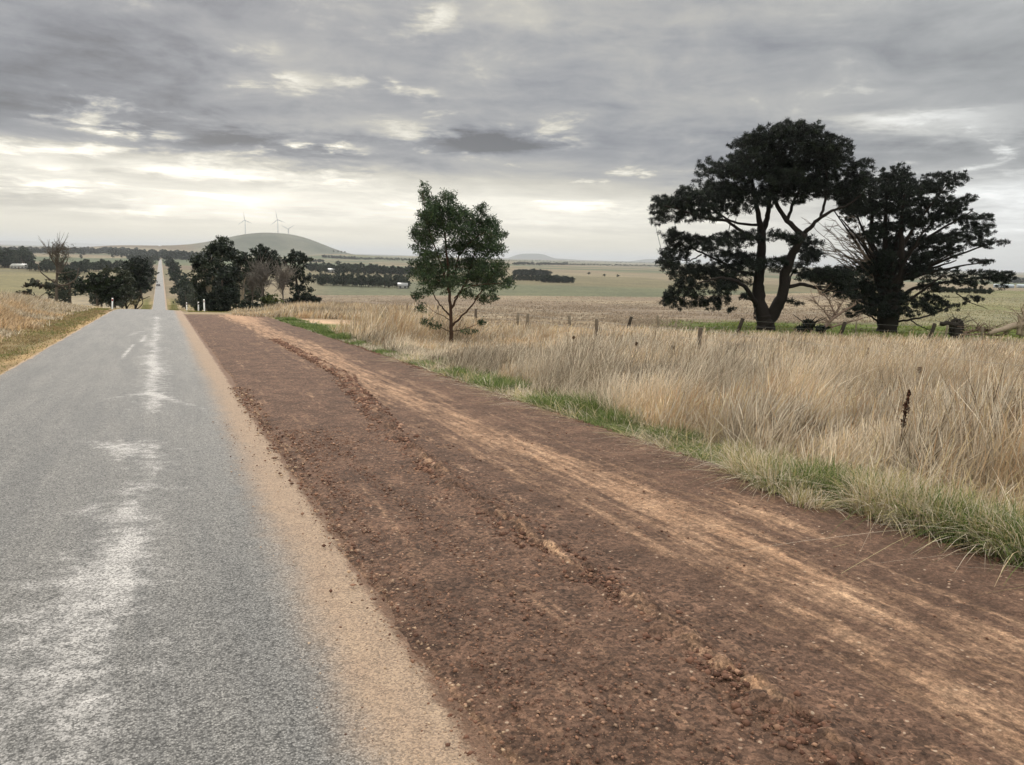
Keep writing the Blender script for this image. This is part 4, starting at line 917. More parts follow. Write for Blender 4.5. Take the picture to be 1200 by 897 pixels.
def bare_tree(name, label, zf, bx, D, top, spread, n, c, group=None, r=.10, crown=0, base_y=640):
    px, _ = zf(bx, 0); T = Tree(name, label, 'tree', px, 0, group, D=D); sc_ = 6.
    T.limb([(T.px, T.py+2, 0), zf(bx+rng.normal(0, 5), (base_y+top)/2+20)+(0,), zf(bx+rng.normal(0, 8), top+20)+(0,)], r, r*.3, 6, c)
    for i in range(n):
        q = rng.random()**.7; y0 = base_y-(base_y-top)*(.15+.7*q); a_ = T.P(*zf(bx, y0), 0)
        tx, ty = bx+spread*rng.normal(0, .5), top+(base_y-top)*(.02+.55*rng.random()**1.2); b_ = T.P(*zf(tx, ty), rng.normal(0, .5)*spread/sc_*T.k)
        mid = (a_+b_)/2+rng.normal(0, .12, 3); P = curve([a_, mid, b_], 6); T.wood.tube(P, np.linspace(r*.35, .012, len(P)), 4, c, False)
        for j in range(9):
            s0 = P[rng.integers(2, len(P))]; e_ = s0+rng.normal(0, .42, 3)+np.array([0, 0, .4]); T.wood.tube(curve([s0, (s0+e_)/2+rng.normal(0, .06, 3), e_], 4), np.linspace(.022, .010, 4 if False else 6), 3, c, False)
    if crown:
        cen = np.array([T.P(*zf(bx+spread*rng.normal(0, .42), top+(base_y-top)*.45*rng.random()), rng.normal(0, .8)) for _ in range(crown)])
        P = clumps(cen, .35, 12, .8); T.leafs.append(leaf_cloud(P, .16, .3, pick([lin(84, 78, 66), lin(70, 72, 56)], len(P))))
    T.done(M_LEAF); return T
bare_tree('bare_tree', 'leafless grey twiggy tree left of centre in the roadside clump', z3, 575, 70, 420, 60, 22, lin(104, 98, 92), G1, .09)
bare_tree('bare_tree', 'tallest leafless grey tree in front of the round-topped gum', z3, 640, 67, 350, 90, 46, lin(108, 102, 96), G1, .11)
bare_tree('bare_tree', 'leafless pale grey tree just left of the clump\'s right end tree', z3, 790, 68, 385, 75, 40, lin(120, 113, 106), G1, .10)
def bush(name, label, zf, bx, D, lobes, cols, group=None, dens=50, cat='shrub', size=.26):
    px, _ = zf(bx, 0); T = Tree(name, label, cat, px, 0, group, D=D)
    for i in range(5): T.wood.tube(curve([np.array([0, 0, -.05]), np.array([rng.normal(0, .3), rng.normal(0, .3), .5]), np.array([rng.normal(0, .7), rng.normal(0, .7), 1.1])], 5), np.linspace(.05, .02, 6), 5, lin(52, 47, 41)); T.nodes.append((np.array([rng.normal(0, .4), rng.normal(0, .4), .7]), .03))
    foliage(T, lobes, zf, 1/6., dens, .28, 20, size, .5, cols, .5, .7, .02, .15)
    T.wood.build('stem', M_BARK, T.o, True)
    if T.leafs:
        V = []; Q = []; C = []; n = 0
        for v, q, c in T.leafs: V.append(v); Q.append(q+n); C.append(c); n += len(v)
        mesh_np('foliage', np.vstack(V), [np.vstack(Q)], M_LEAF, np.vstack(C), False, T.o)
    return T.o
bush('green_bush', 'low olive green bush under the leafless trees of the clump', z3, 690, 65, [(690, 595, 40, 20), (650, 615, 40, 22), (730, 615, 40, 20), (690, 635, 60, 20)], [lin(70, 78, 40), lin(58, 66, 38), lin(84, 90, 48)])
bush('dark_bush', 'low dark bush at the foot of the twin-trunked gum', z3, 560, 64, [(540, 640, 50, 22), (590, 650, 40, 20), (500, 655, 40, 18), (620, 660, 30, 12)], GUM)
G2 = 'trees and shrubs left of the road crest'
bush('spreading_shrub', 'broad dark green shrub left of the road at the crest', z1, 790, 66,
    [(620, 360, 80, 28), (700, 335, 70, 26), (660, 320, 40, 18), (760, 350, 70, 30), (590, 395, 60, 26), (560, 405, 34, 20), (680, 390, 90, 34), (790, 400, 80, 40), (620, 425, 80, 26), (730, 430, 90, 34), (820, 450, 50, 44), (780, 480, 70, 26), (830, 370, 40, 40)], [lin(40, 52, 34), lin(32, 42, 30), lin(48, 60, 38), lin(26, 34, 26)], G2)
bush('spreading_shrub', 'grey green shrub between the broad dark shrub and the round tree', z1, 890, 74,
    [(780, 280, 60, 22), (850, 300, 60, 34), (720, 300, 50, 16), (890, 350, 60, 44), (860, 400, 60, 50), (910, 430, 50, 44), (880, 470, 70, 26)], [lin(58, 64, 50), lin(48, 54, 42), lin(70, 74, 58)], G2)
clump_tree('round_tree', 'dark round-topped tree beside the road, left of the downhill stretch', z1, 985, 92,
    [([(985, 480, 0), (985, 400, 0), (975, 300, 0)], .3, .1)],
    [(965, 215, 55, 24), (930, 240, 45, 32), (1000, 240, 48, 32), (965, 260, 85, 36), (1030, 280, 26, 34), (925, 290, 45, 34), (985, 310, 80, 40), (1000, 360, 65, 40), (940, 350, 50, 36), (1005, 405, 55, 34), (950, 400, 50, 34)], DARK, G2, dens=34)
T = bare_tree('dead_tree', 'nearly leafless grey tree with a tall spiked top, left of the road', z1, 397, 64, 95, 60, 16, lin(92, 84, 76), None, .16, 26, 410)
def extra_limbs(T, zf, L, c, name='limbs'):
    B = Bag()
    for pts, r0, r1 in L: P = curve([T.P(*zf(a, b), w_) for a, b, w_ in pts], 10, .01); B.tube(P, r0+(r1-r0)*np.linspace(0, 1, len(P)), 6, c, True, .15)
    B.build(name, M_BARK, T.o, True)
extra_limbs(T, z1, [([(397, 390, 0), (440, 390, .3), (490, 370, .5), (520, 320, .6), (522, 270, .6)], .09, .04), ([(395, 370, 0), (350, 330, -.4), (310, 290, -.6), (300, 250, -.6)], .09, .03), ([(398, 330, 0), (430, 270, .2), (460, 210, .4), (462, 160, .4)], .07, .03), ([(396, 350, 0), (340, 350, .5), (280, 345, .6)], .05, .02), ([(396, 300, 0), (420, 300, -.4), (500, 300, -.6), (560, 280, -.6)], .05, .02), ([(372, 170, 0), (373, 120, 0), (372, 85, 0)], .05, .02)], lin(92, 84, 76))
bush('grey_shrub', 'low grey brown shrub at the foot of the nearly leafless tree', z1, 290, 60, [(270, 370, 50, 20), (230, 385, 26, 14), (310, 395, 50, 18), (350, 400, 30, 14), (190, 440, 24, 12)], [lin(64, 66, 54), lin(84, 74, 64), lin(52, 56, 46)], None, 20)
bush('small_shrub', 'tiny brown shrub at the edge of the tall grass left of the road', z1, 950, 62, [(945, 505, 26, 8)], [lin(100, 92, 64), lin(80, 76, 56)], None, 30)

# ------------------------------------------------------------------ distant trees: a few kinds, copied
def proto(kind, leaves, seed):
    """unit-height crown and trunk as arrays"""
    r_ = np.random.default_rng(seed); global rng; keep = rng; rng = r_; B = Bag(); n_l = {'round': 9, 'gum': 11, 'cypress': 7}[kind]; cen = []
    W = {'round': .42, 'gum': .40, 'cypress': .26}[kind]
    B.tube(curve([[0, 0, -.03], [.01, 0, .3], [.0, .01, .7]], 4), np.linspace(.035, .012, 6), 5, lin(92, 82, 72), False)
    C = []
    for i in range(n_l):
        q = (i+.5)/n_l; z_ = {'round': .16+.68*q, 'gum': .24+.64*q, 'cypress': .12+.75*q}[kind]
        wz = W*{'round': math.sin(math.pi*(.12+.80*q)), 'gum': math.sin(math.pi*(.2+.7*q)), 'cypress': 1.05-q*.9}[kind]
        a_ = r_.random()*6.28; c = np.array([math.cos(a_)*wz*.5, math.sin(a_)*wz*.5, z_]); C.append(in_ellipsoid(c, (wz*.65, wz*.65, .13), leaves//n_l//6+2, .45))
        B.tube(np.array([[0, 0, z_*.7], (c+np.array([0, 0, z_*.7]))/2, c]), [.014, .01, .006], 4, lin(88, 78, 68), False)
    C = np.vstack(C); P = clumps(C, .045, 6, .8); s_ = (.95/math.sqrt(leaves/100))*.5
    base = {'round': GUM, 'gum': [lin(58, 66, 54), lin(46, 56, 46), lin(70, 76, 60)], 'cypress': DARK}[kind]
    v, q, c = leaf_cloud(P, s_*.55, .6, pick(base, len(P), .15)); rng = keep; return B, v, q, c
PROTO = {}
for kd in ('round', 'gum', 'cypress'):
    for lod, nl in (('hi', 3600), ('lo', 900)):
        for sd_ in range(3):
            B, v, q, c = proto(kd, nl, sd_*7+len(kd)+nl); PROTO[kd, lod, sd_] = (B, v, q, c)
_made = {}
def far_tree(px, D=None, py=None, h=6., kind='round', label=None, group=None, lod='lo', sx=1.):
    b = hit(px, py) if D is None else at_depth(px, D)
    key = (kind, lod, int(rng.integers(3)), lod == 'hi')
    if key not in _made:
        B, v, q, c = PROTO[key[:3]]
        if lod == 'hi':
            _made[key] = (B.build('trunk', M_BARK, None, True), mesh_np('crown', v, [q], M_LEAF, c)); tr, crn = _made[key]; me = (tr.data, crn.data)
            for ob in (tr, crn): bpy.data.objects.remove(ob)
            _made[key] = me
        else:
            B.add(v, q, None, c); B.C[-1] = c; ob = B.build(kind+'_tree', M_FARLEAF); _made[key] = ob.data; bpy.data.objects.remove(ob)
    me = _made[key]; nm = {'round': 'round_tree', 'gum': 'gum_tree', 'cypress': 'cypress_tree'}[kind]; hh = h*(.85+.3*rng.random())
    if lod == 'hi':
        o = empty(nm, b, rng.random()*6.28); o.scale = (hh*sx, hh*sx, hh)
        for n_, m_ in (('trunk', me[0]), ('crown', me[1])): c_ = bpy.data.objects.new(n_, m_); sc.collection.objects.link(c_); c_.parent = o
    else:
        o = bpy.data.objects.new(nm, me); sc.collection.objects.link(o); o.location = tuple(b); o.rotation_euler = (0, 0, rng.random()*6.28); o.scale = (hh*sx, hh*sx, hh)
    tag(o, label, 'tree', group); return o
def row(p0, p1, hpx, n, kind, label, group, jit=1.2, sx=1.2):
    n = int(n*1.9)
    for i in range(n):
        q = (i+.5+rng.normal(0, .25))/n; px = p0[0]+(p1[0]-p0[0])*q; py = p0[1]+(p1[1]-p0[1])*q+rng.normal(0, jit*.4)
        b = hit(px, py); D = Dof(*b[:2]); far_tree(px, py=py, h=hpx*D/F_PX*(.85+.5*rng.random()), kind=kind if isinstance(kind, str) else kind[rng.integers(len(kind))], label=label, group=group, sx=sx)
# along the road going away
gl, gr = 'trees lining the left side of the far road', 'trees lining the right side of the far road'
for y_, x_, h in ((140, -14, 6), (165, -12, 6.5), (190, -13, 7), (215, -11, 7), (240, -10, 8), (270, -12, 8), (300, -9.5, 8), (340, -9, 8), (385, -9, 9), (430, -8.5, 9), (480, -9, 9), (540, -9, 9), (610, -9, 9), (700, -9, 9), (800, -9, 10), (900, -9, 10)):
    q = np.array([x_+rng.normal(0, 1.2), y_, 0]); D = Dof(*q[:2]); o = far_tree(CX, D=60, h=h, kind='gum' if rng.random() < .5 else 'round', label='tree beside the far road on its left side', group=gl, lod='hi' if y_ < 300 else 'lo', sx=1.25); o.location = (q[0], q[1], float(H(q[0], q[1])))
for y_, x_, h in ((96, 9.5, 5), (108, 8.5, 5), (120, 10, 7), (135, 8.5, 6.5), (150, 10.5, 8), (170, 9, 7), (190, 10, 8), (215, 8.5, 8), (240, 9.5, 8), (270, 8, 8.5), (305, 8.5, 9), (345, 8, 9), (390, 8, 9), (440, 8, 10), (500, 8, 10), (570, 8, 10), (650, 8, 11), (740, 8, 11), (840, 8, 11), (950, 8, 11)):
    q = np.array([x_+rng.normal(0, .8), y_, 0]); o = far_tree(CX, D=60, h=h, kind='gum' if y_ < 250 else 'round', label='tree beside the far road on its right side', group=gr, lod='hi' if y_ < 300 else 'lo', sx=1.2); o.location = (q[0], q[1], float(H(q[0], q[1])))
row((372, 334), (480, 338), 10.5, 24, ('round', 'gum'), 'dark tree in the nearest row across the valley, left of the lone wattle', 'nearest valley tree row')
row((362, 328), (480, 331), 8, 16, ('gum', 'round'), 'tree in the looser second row across the valley behind the nearest row', 'second valley tree row', 2.5)
row((362, 318), (432, 323), 9, 16, ('round', 'gum'), 'dark tree in the third tree row below the wind turbine hill', 'third valley tree row', 2.5)
row((430, 321), (500, 324), 9, 16, 'round', 'dark tree in the dense plantation block behind the second tree row', 'plantation block in the valley', .6, 1.5)
row((604, 323), (642, 324), 7, 12, 'round', 'dark tree in the upper shelter belt right of the lone wattle', 'upper shelter belt', .3, 2.2)
row((600, 329), (645, 330), 7, 10, 'round', 'dark blue green tree at the left part of the lower shelter belt', 'lower shelter belt, left part', .4, 1.4)
row((634, 331), (670, 332), 7, 11, 'round', 'dark tree in the lower shelter belt, right part', 'lower shelter belt, right part', .3, 2.2)
far_tree(596, py=336, h=10*Dof(*hit(596, 336)[:2])/900, kind='round', label='dark rounded tree in the valley touching the right edge of the wattle crown')
for px, py, l_ in ((690, 322, 'left'), (708, 324, 'middle'), (724, 325, 'right')): far_tree(px, py=py, h=3.2*Dof(*hit(px, py)[:2])/900, kind='round', label=l_+' one of three small bushes alone in the open valley paddock', group='lone paddock bushes', sx=2.)
row((1095, 343), (1162, 345), 6, 14, 'round', 'dark tree in the hedge behind the cypress at far right', 'hedge behind the cypress', .4, 1.6)
row((1160, 331), (1215, 333), 6, 12, 'round', 'dark tree behind the pale sheds at the far right', 'trees behind the sheds', .4, 1.6)
row((-6, 314), (14, 314), 17, 5, ('round', 'gum'), 'dark tree in the group at the far left edge beyond the field', 'trees at the left edge', .6, 1.3)
row((16, 312), (34, 312), 18, 4, 'gum', 'tall tree behind the long white farmhouse', 'trees behind the farmhouse', .6, 1.1)
row((34, 317), (100, 321), 11, 14, ('round', 'gum'), 'tree in the valley row behind the leafless tree', 'left valley tree row', 1.6, 1.3)
row((84, 318), (150, 318), 10, 12, ('round', 'gum'), 'tree in the valley behind the broad dark shrub', 'trees behind the broad shrub', 1.6, 1.3)
far_tree(92, py=321, h=11*Dof(*hit(92, 321)[:2])/900, kind='gum', label='brownish round tree standing right of the leafless tree')
row((377, 302), (420, 304.5), 3, 16, 'cypress', 'dark tree in the short belt at the right foot of the turbine hill', 'belt at the foot of the hill', .2, 2.4)
for px, py in ((60, 305), (77, 304), (95, 304), (132, 303), (143, 303), (68, 303)): far_tree(px, py=py, h=5.5*Dof(*hit(px, py)[:2])/900, kind='gum', label='lone tree in the pale paddocks far off at the left', group='lone trees in the left paddocks')
for px, py in ((391, 296), (396, 296.5), (400, 297), (404, 297.5)): far_tree(px, py=py, h=3*Dof(*hit(px, py)[:2])/900, kind='gum', label='small tree on the skyline at the right end of the turbine hill', group='skyline trees by the hill')
# woods so far off that they read as one mass
def wood(spec, name='far_wood'):
    V = []; Q = []; C = []; n = 0
    for p0, p1, hpx, m_, jit in spec:
        for i in range(m_):
            q = (i+rng.random())/m_; px = p0[0]+(p1[0]-p0[0])*q; py = p0[1]+(p1[1]-p0[1])*q+rng.normal(0, jit); b = hit(px, max(py, 291.8+.0277*(px-188)))
            D = Dof(*b[:2]); h = hpx*D/F_PX*(.6+.7*rng.random()); B, v, f_, c = PROTO['round', 'lo', int(rng.integers(3))]; s_ = np.arange(0, len(f_), 3)
            vv = v.reshape(-1, 4, 3)[s_]; ce = vv.mean(1, keepdims=True); vv = ce+(vv-ce)*1.8; vv = vv.reshape(-1, 3)*np.array([h*1.7, h*1.7, h])+b
            V.append(vv); Q.append(np.arange(len(vv)).reshape(-1, 4)+n); C.append(c.reshape(-1, 4, 3)[s_].reshape(-1, 3)); n += len(vv)
    o = mesh_np(name, np.vstack(V), [np.vstack(Q)], M_FARLEAF, np.vstack(C)); tag(o, kind='stuff')
wood([((-20, 296), (150, 297.5), 6, 130, .8), ((130, 299), (215, 302), 6.5, 80, .9), ((190, 303), (250, 305), 8, 50, 1.0), ((150, 305), (185, 306), 7, 20, 1.0), ((360, 316), (420, 318), 6, 50, 2.2)])
wood([((420, 304), (500, 306), 2.2, 60, .5), ((600, 310.5), (665, 311), 3.0, 60, .3), ((660, 310.5), (790, 312.8), 1.6, 110, .3), ((250, 306), (380, 308), 3.5, 60, .5), ((930, 322), (1000, 326), 3, 40, .6), ((1150, 326), (1230, 328), 2.0, 60, .4), ((590, 306), (780, 309), 1.1, 90, .3)])

# ------------------------------------------------------------------ turbines
def turbine(px, top, hub_px, base_px, ang, label):
    D = 3620.; b = at_depth(px, D); k = D/F_PX
    d = ray(px, hub_px); hub = EYE+d*(D/(d@HF)); T = empty('wind_turbine', b); tag(T, label, 'wind turbine', 'wind turbines on the hill')
    hz = hub[2]-b[2]; c = (.5, .51, .52); B = Bag(); B.tube(np.array([[0, 0, -2], [0, 0, hz*.5], [0, 0, hz]]), [2.6, 2.0, 1.4], 12, c); B.build('tower', M_PAINT, T, True)
    B = Bag(); B.tube(np.array([HF*q+np.array([0, 0, hz+1.2]) for q in (-5, -4, 3, 5)]), [1.3, 2.0, 2.0, 1.2], 8, c); B.build('nacelle', M_PAINT, T)
    B = Bag(); B.tube(np.array([HF*q+np.array([0, 0, hz+1.2]) for q in (-8, -7, -5)]), [.4, 1.6, 1.9], 8, c); B.build('hub', M_PAINT, T)
    for j in range(3):
        a_ = math.radians(ang+120*j); e = HR*math.sin(a_)+np.array([0, 0, math.cos(a_)]); s_ = np.cross(e, HF); B = Bag(); o_ = -HF*6.5+np.array([0, 0, hz+1.2]); R = top
        pts = [(.0, 1.0), (.12, 1.2), (.2, 2.0), (.6, 1.2), (1., .3)]; V = []
        for q, w_ in pts: V += [o_+e*R*q-s_*w_*.8+HF*.2, o_+e*R*q+HF*.5, o_+e*R*q+s_*w_*.9, o_+e*R*q-HF*.4]
        B.add(V, grid_faces(len(pts), 4, 0, True), None, c); B.build('blade', M_PAINT, T)
turbine(288, 38, 258.5, 276, -6, 'left one of the three wind turbines on the hill')
turbine(326, 42, 258, 276, -10, 'middle and tallest of the three wind turbines on the hill')
turbine(338.3, 36, 269, 277, 58, 'right turbine, low behind the hill top with two blades raised')

# ------------------------------------------------------------------ farm buildings
def house(px, py, w_, d_, h, yawd, wall, roof, label, name='farm_house', roofh=1.6, wins=3, door=True, cat='house'):
    b = hit(px, py); T = empty(name, b, -YAW+math.radians(yawd)); tag(T, label, cat)
    B = Bag(); B.box((0, 0, h/2-.2), (w_, d_, h+.4), wall); B.build('wall', M_PAINT, T)
    B = Bag(); e = .35; x0, x1 = -w_/2-e, w_/2+e; y0, y1 = -d_/2-e, d_/2+e; z0 = h-.12
    V = [(x0, y0, z0), (x1, y0, z0), (x1, y1, z0), (x0, y1, z0), (x0+.0, 0, h+roofh), (x1, 0, h+roofh), (x0, y0, z0+.12), (x1, y0, z0+.12), (x1, y1, z0+.12), (x0, y1, z0+.12)]
    B.add(V, [[0, 3, 2, 1], [6, 7, 5, 4], [8, 9, 4, 5], [0, 1, 7, 6], [2, 3, 9, 8]], [[9, 6, 4], [7, 8, 5]], roof); B.build('roof', M_METAL, T)
    for i in range(wins):
        xx = -w_/2+w_*(i+.5)/wins; 
        if door and i == wins//2: B = Bag(); B.box((xx, -d_/2-.03, 1.0), (.95, .08, 2.0), lin(90, 70, 60)); B.build('door', M_PAINT, T); continue
        B = Bag(); B.box((xx, -d_/2-.03, h*.55), (1.5, .08, 1.2), lin(225, 222, 215)); f_ = B.build('window', M_PAINT, T); B = Bag(); B.box((xx, -d_/2-.08, h*.55), (1.3, .04, 1.0), lin(50, 56, 62)); B.build('pane', M_METAL, f_)
    return T
WH = (.36, .355, .34)
house(25, 315.5, 13, 7, 2.6, 5, WH, lin(150, 150, 146), 'long low white farmhouse before the trees at the far left', wins=5)
house(56, 313.2, 8, 6, 2.6, -20, WH, lin(128, 128, 128), 'small white house seen behind the leafless tree', wins=3)
house(115, 316.5, 6, 5, 2.4, 10, WH, lin(128, 128, 128), 'small white shed above the broad dark shrub', 'farm_shed', wins=1, door=False, cat='shed')
house(89, 330, 3, 2.5, 1.5, 0, WH, lin(128, 128, 128), 'tiny pale shed right of the leafless tree, in the near valley', 'farm_shed', wins=1, door=False, cat='shed')
house(472, 338.5, 5.5, 4, 1.9, 8, WH, lin(128, 128, 128), 'white shed at the foot of the nearest valley tree row', 'farm_shed', wins=2, door=False, cat='shed')
house(390, 320, 10, 6, 2.6, 8, WH, lin(128, 128, 128), 'pale house among the trees below the hill', wins=3)
_s = hit(1180, 337.6)
for px, w_, l_ in ((1176, 22, 'long pale blue roofed shed right of the cypress at the horizon'), (1197, 10, 'shorter pale shed at the right edge beside the long blue roofed shed')):
    house(px, 337.6, w_*max(Dof(*_s[:2]), 60)/F_PX, 4.5, max(Dof(*_s[:2]), 60)*3.0/F_PX, 3, lin(150, 158, 166), lin(196, 206, 214), l_, 'farm_shed', roofh=max(Dof(*_s[:2]), 60)*1.2/F_PX, wins=0, door=False, cat='shed')

# ------------------------------------------------------------------ car on the far road
def car():
    y_ = 452.; x_ = -1.9; b = np.array([x_, y_, float(H(x_, y_))+.03]); T = empty('car', b, 0); tag(T, 'small dark car driving away on the far straight road', 'car')
    c = lin(40, 42, 48); B = Bag(); prof = [(-2.1, .35), (-2.15, .8), (-1.9, 1.0), (-1.3, 1.05), (-.9, 1.42), (.5, 1.45), (1.1, 1.02), (2.0, .88), (2.15, .6), (2.1, .35)]
    n = len(prof); V = [(s_*.88*(1 if z_ < 1.1 else .82), y, z_) for s_ in (-1, 1) for y, z_ in prof]; me = bpy.data.meshes.new('body')
    me.from_pydata(V, [], [list(range(n)), list(range(2*n-1, n-1, -1))]+[[i, i+n, (i+1) % n+n, (i+1) % n] for i in range(n)]); at_ = me.attributes.new('col', 'FLOAT_COLOR', 'POINT'); at_.data.foreach_set('color', list(c+(1,))*len(V))
    me.materials.append(M_METAL); o = bpy.data.objects.new('body', me); sc.collection.objects.link(o); o.parent = T
    B = Bag(); B.add([(-.68, -1.38, 1.08), (.68, -1.38, 1.08), (.62, -1.02, 1.36), (-.62, -1.02, 1.36)], [[0, 1, 2, 3]], None, lin(30, 34, 40)); B.build('rear_window', M_METAL, T)
    for s_ in (-1, 1):
        B = Bag(); B.box((s_*.68, -2.16, .82), (.3, .05, .16), lin(150, 30, 26)); B.build('tail_light', M_METAL, T)
        for q in (-1.3, 1.35): B = Bag(); B.tube(np.array([[s_*.72, q, .33], [s_*.92, q, .33]]), .33, 14, lin(30, 30, 32)); B.build('wheel', M_PAINT, T)
car()

# ------------------------------------------------------------------ guide posts, fences, fallen timber, weeds
def guide_post(px, D, h, lean, label, red=False):
    b = at_depth(px, D); T = empty('guide_post', b); tag(T, label, 'guide post', 'white roadside guide posts'); T.rotation_euler = (0, math.radians(lean), 0)
    B = Bag(); wv = (.82, .82, .80)
    B.add([(-.055, -.02, -.2), (.055, -.02, -.2), (.055, .02, -.2), (-.055, .02, -.2), (-.055, -.02, h), (.055, -.02, h), (.055, .02, h+.02), (-.055, .02, h+.02)], [[0, 1, 5, 4], [1, 2, 6, 5], [2, 3, 7, 6], [3, 0, 4, 7], [4, 5, 6, 7]], None, wv)
    B.build('post', M_PAINT, T); B = Bag(); B.box((0, -.026, h-.14), (.09 if red else .06, .01, .16), lin(170, 50, 36) if red else lin(120, 60, 50)); B.build('reflector', M_METAL, T)
guide_post(239.5, 61, .95, 0, 'tallest white guide post, in front of the dark tree clump')
guide_post(232.5, 66, .80, 2, 'white guide post just left of the tallest one by the clump')
guide_post(219, 84, .95, 0, 'cream guide post furthest down, right of the far road')
guide_post(131.5, 60, .85, 4, 'white guide post with red reflector on the left verge', True)
WOODC = [lin(124, 114, 100), lin(92, 82, 72), lin(108, 98, 86)]
def fence(name, label, posts, wires, wire_span=None):
    """posts: (x, y, height, lean x, lean y, radius, colour)"""
    b0 = posts[0]; base = np.array([b0[0], b0[1], float(H(b0[0], b0[1]))]); T = empty(name, base); tag(T, label, 'fence'); tops = []
    for x, y, h, lx, ly, r, c in posts:
        q = np.array([x, y, float(H(x, y))])-base; u = HR*lx+HF*ly+np.array([0, 0, 1.]); u = u/np.linalg.norm(u)
        B = Bag(); B.tube(np.array([q-u*.3, q+u*h*.5, q+u*h*.97, q+u*h]), [r, r*.97, r*.92, r*.7], 8, c, True, .2); B.build('post', M_BARK, T, True); tops.append((q, u, h))
    for f_ in wires:
        B = Bag(); P = []
        for (q0, u0, h0), (q1, u1, h1) in zip(tops[:-1], tops[1:]):
            a_, b_ = q0+u0*h0*f_, q1+u1*h1*f_
            for s_ in np.linspace(0, 1, 5)[:-1]: P.append(a_+(b_-a_)*s_-np.array([0, 0, .05*math.sin(math.pi*s_)]))
        P.append(tops[-1][0]+tops[-1][1]*tops[-1][2]*f_); B.tube(np.array(P), .0035, 4, lin(140, 136, 130), False); B.build('wire', M_METAL, T)
fence('roadside_fence', 'weathered post and wire fence in the tall grass, running along the road', [(15.4, t_, h_, l_, 0, .075, WOODC[i % 3]) for i, (t_, h_, l_) in enumerate([(6.8, 1.0, 0), (19.6, 1.12, .03), (25.9, 1.12, -.02), (32.3, 1.1, .05), (38.7, 1.1, 0), (45.1, 1.1, .04), (51.5, 1.1, 0)])], (.92, .68, .42))
_fb = []
for px, h_, l_, r_, c_ in ((606, .85, .05, .09, 0), (668, .8, -.1, .09, 0), (735, .85, .25, .10, 1), (771, .95, -.08, .08, 0), (791, .5, 0, .05, 0), (864, .95, .30, .11, 1), (984, .9, .28, .11, 1), (1002, .95, 0, .04, 0), (1089, .95, .25, .11, 1), (1107, .85, .1, .07, 0), (1150, .8, 0, .08, 0), (1215, .9, .1, .09, 1)):
    b = at_depth(px, 44.5+(0 if px > 700 else .012*(700-px))); _fb.append((b[0], b[1], h_, l_, 0, r_, [WOODC[0], lin(58, 52, 46)][c_]))
fence('paddock_fence', 'old fence of dark leaning posts on the green sward before the big trees', _fb, (.85, .5))
def timber(name, label, cat, px, py, D, strokes, col, twigs=0, leaves=None):
    T = empty(name, at_depth(px, D)); b = np.array(T.location); k = D/F_PX; bx, by = proj(b); tag(T, label, cat); B = Bag(); ends = []
    for pts, r0, r1 in strokes:
        P = curve([HR*(x-bx)*k+HF*w_+np.array([0, 0, (by-y)*k]) for x, y, w_ in pts], 8, .02); B.tube(P, r0+(r1-r0)*np.linspace(0, 1, len(P)), 7, col, True, .3); ends.append(P)
    B.build('log' if r0 > .1 else 'branches', M_BARK, T, True)
    if twigs:
        B = Bag()
        for i in range(twigs):
            P = ends[rng.integers(len(ends))]; a_ = P[rng.integers(1, len(P))]; e_ = a_+HR*rng.normal(0, .55)+HF*rng.normal(0, .4)+np.array([0, 0, abs(rng.normal(.15, .3))]); B.tube(curve([a_, (a_+e_)/2+rng.normal(0, .1, 3), e_], 5), np.linspace(.025, .008, 6), 4, np.array(col)*(.8+.5*rng.random()), False)
        B.build('twigs', M_BARK, T, True)
    return T
timber('fallen_branch', 'fallen dead branch with bare twigs between the two big trees', 'branch', 970, 388, 46.5, [([(962, 388, 0), (972, 378, .2), (986, 366, .3), (1002, 356, .3)], .13, .04), ([(964, 388, .4), (980, 371, .6), (992, 352, .8)], .09, .03), ([(966, 385, -.3), (984, 379, -.4), (1004, 371, -.5)], .07, .03), ([(974, 376, .2), (962, 362, .2), (950, 350, .3)], .05, .02), ([(980, 370, .3), (970, 350, .4), (958, 344, .4)], .05, .02)], lin(126, 108, 96), 110)
T_ = timber('dead_root_plate', 'dark tangled root lump standing right of the cypress trunk', 'stump', 1122, 392, 45.5, [([(1100, 380, 0), (1112, 380, 0), (1122, 383, 0)], .12, .2), ([(1122, 396, 0), (1120, 386, 0), (1124, 376, .1)], .32, .16), ([(1113, 388, 0), (1114, 377, .1), (1121, 374, .2), (1127, 378, .1), (1127, 388, 0)], .12, .10), ([(1116, 392, .2), (1128, 386, .2)], .2, .1)], lin(48, 44, 40), 50)
timber('fallen_log', 'long grey fallen log with upright broken forks at the right edge', 'log', 1170, 393, 44, [([(1158, 392, 0), (1172, 387, 0), (1188, 381, .1), (1204, 377, .1), (1230, 374, .1)], .14, .26), ([(1192, 392, 0), (1193, 380, 0), (1190, 369, 0)], .14, .06), ([(1192, 378, 0), (1197, 370, 0), (1194, 362, .1)], .09, .04), ([(1199, 394, .2), (1198, 378, .2), (1206, 365, .2)], .12, .05), ([(1180, 392, .3), (1182, 384, .3)], .12, .08)], lin(150, 136, 120), 60)
timber('dead_branches_on_ground', 'low heap of dead brown branches between root lump and fallen log', 'branches', 1145, 391, 45, [([(1128, 391, 0), (1142, 387, .1), (1168, 389, .2)], .07, .03), ([(1134, 392, .3), (1150, 386, .3), (1160, 386, .2)], .05, .02), ([(1120, 393, -.3), (1140, 391, -.3), (1172, 393, -.2)], .05, .02)], lin(118, 100, 86), 90)
bush('dark_shrub', 'small spiky dark shrub beside the fallen branch', z5, 650, 46.8, [(650, 785, 60, 14), (620, 795, 30, 10), (680, 790, 30, 12), (655, 770, 20, 10)], DARK, None, 60, size=.3)
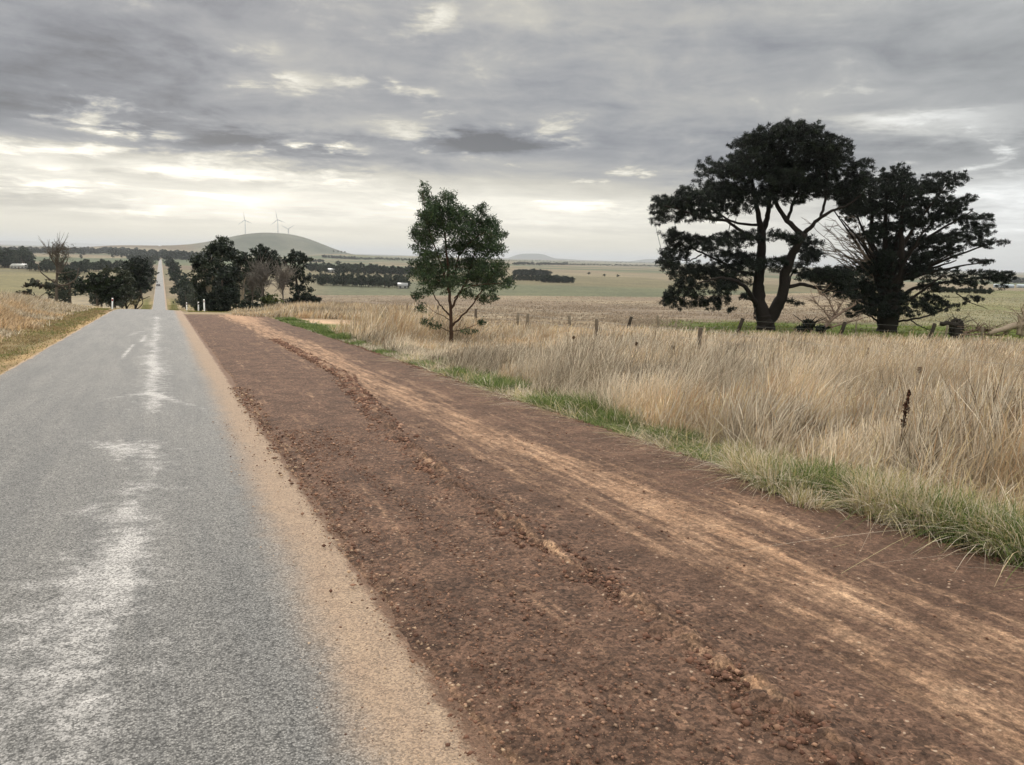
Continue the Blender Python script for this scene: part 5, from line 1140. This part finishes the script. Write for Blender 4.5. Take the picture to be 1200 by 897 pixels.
def weed(px, D, h, label, head0=.45, col=lin(74, 50, 40), r=.016, group=None, side=True):
    b = at_depth(px, D); T = empty('dock_weed', b); tag(T, label, 'weed', group); top = HR*h*.10+HF*.02+np.array([0, 0, h]); P = curve([np.zeros(3), top*.5+HR*.02, top], 10)
    B = Bag(); B.tube(P, np.linspace(.006, .003, len(P)), 5, col); B.tube(curve([P[4], P[4]+HR*.05+np.array([0, 0, .12]), P[4]+HR*-.16+np.array([0, 0, h*.45])], 6), np.linspace(.004, .002, 6), 4, col, False) if side else None
    B.build('stem', M_BARK, T, True); n = 420; q = head0+(1-head0)*rng.random(n); c = np.stack([np.interp(q, np.linspace(0, 1, len(P)), P[:, i]) for i in range(3)], -1); c += rng.normal(0, 1, (n, 3))*r*(np.sin(math.pi*np.clip((q-head0)/(1-head0), .05, 1))[:, None]**.5)*(.9+.35*np.sin(q*40))[:, None]*np.array([1, 1, .8])
    v, f_, cc = leaf_cloud(c, .028, .7, pick([col, lin(92, 62, 46), lin(56, 40, 34)], n)); mesh_np('seed_head', v, [f_], M_BARK, cc, False, T)
weed(1043, 8.6, 1.10, 'tall dark brown dock spike above the dry grass, nearest at right', .62)
weed(1009, 19, .95, 'dark brown dock stalk in the dry grass in front of the cypress', .4)
for px, D, h, l_ in ((740, 20, .86, 'small brown seed stalk in the pale grass right of the lone wattle'), (782, 19, .86, 'brown seed stalk in the pale grass below the leftmost big tree'), (668, 23, .8, 'brown seed stalk in the pale grass midway between wattle and fence post'), (1066, 13.5, .95, 'short brown seed stalk in the dry grass under the cypress')):
    weed(px, D, h, l_, .90, lin(112, 92, 74), .016, side=False)

# ------------------------------------------------------------------ haze
def haze():
    m_ = bpy.data.materials.new('haze'); m_.use_nodes = True; nt = m_.node_tree; nt.nodes.clear()
    v = nt.nodes.new('ShaderNodeVolumePrincipled'); v.inputs['Density'].default_value = 8.5e-5; v.inputs['Color'].default_value = (.88, .91, .96, 1); v.inputs['Anisotropy'].default_value = .2
    o_ = nt.nodes.new('ShaderNodeOutputMaterial'); nt.links.new(v.outputs[0], o_.inputs['Volume'])
    B = Bag(); z0, z1_ = -260., 190.; B.box((0, 0, (z0+z1_)/2), (86000, 86000, z1_-z0)); o = B.build('haze', m_); tag(o, kind='stuff')
haze()
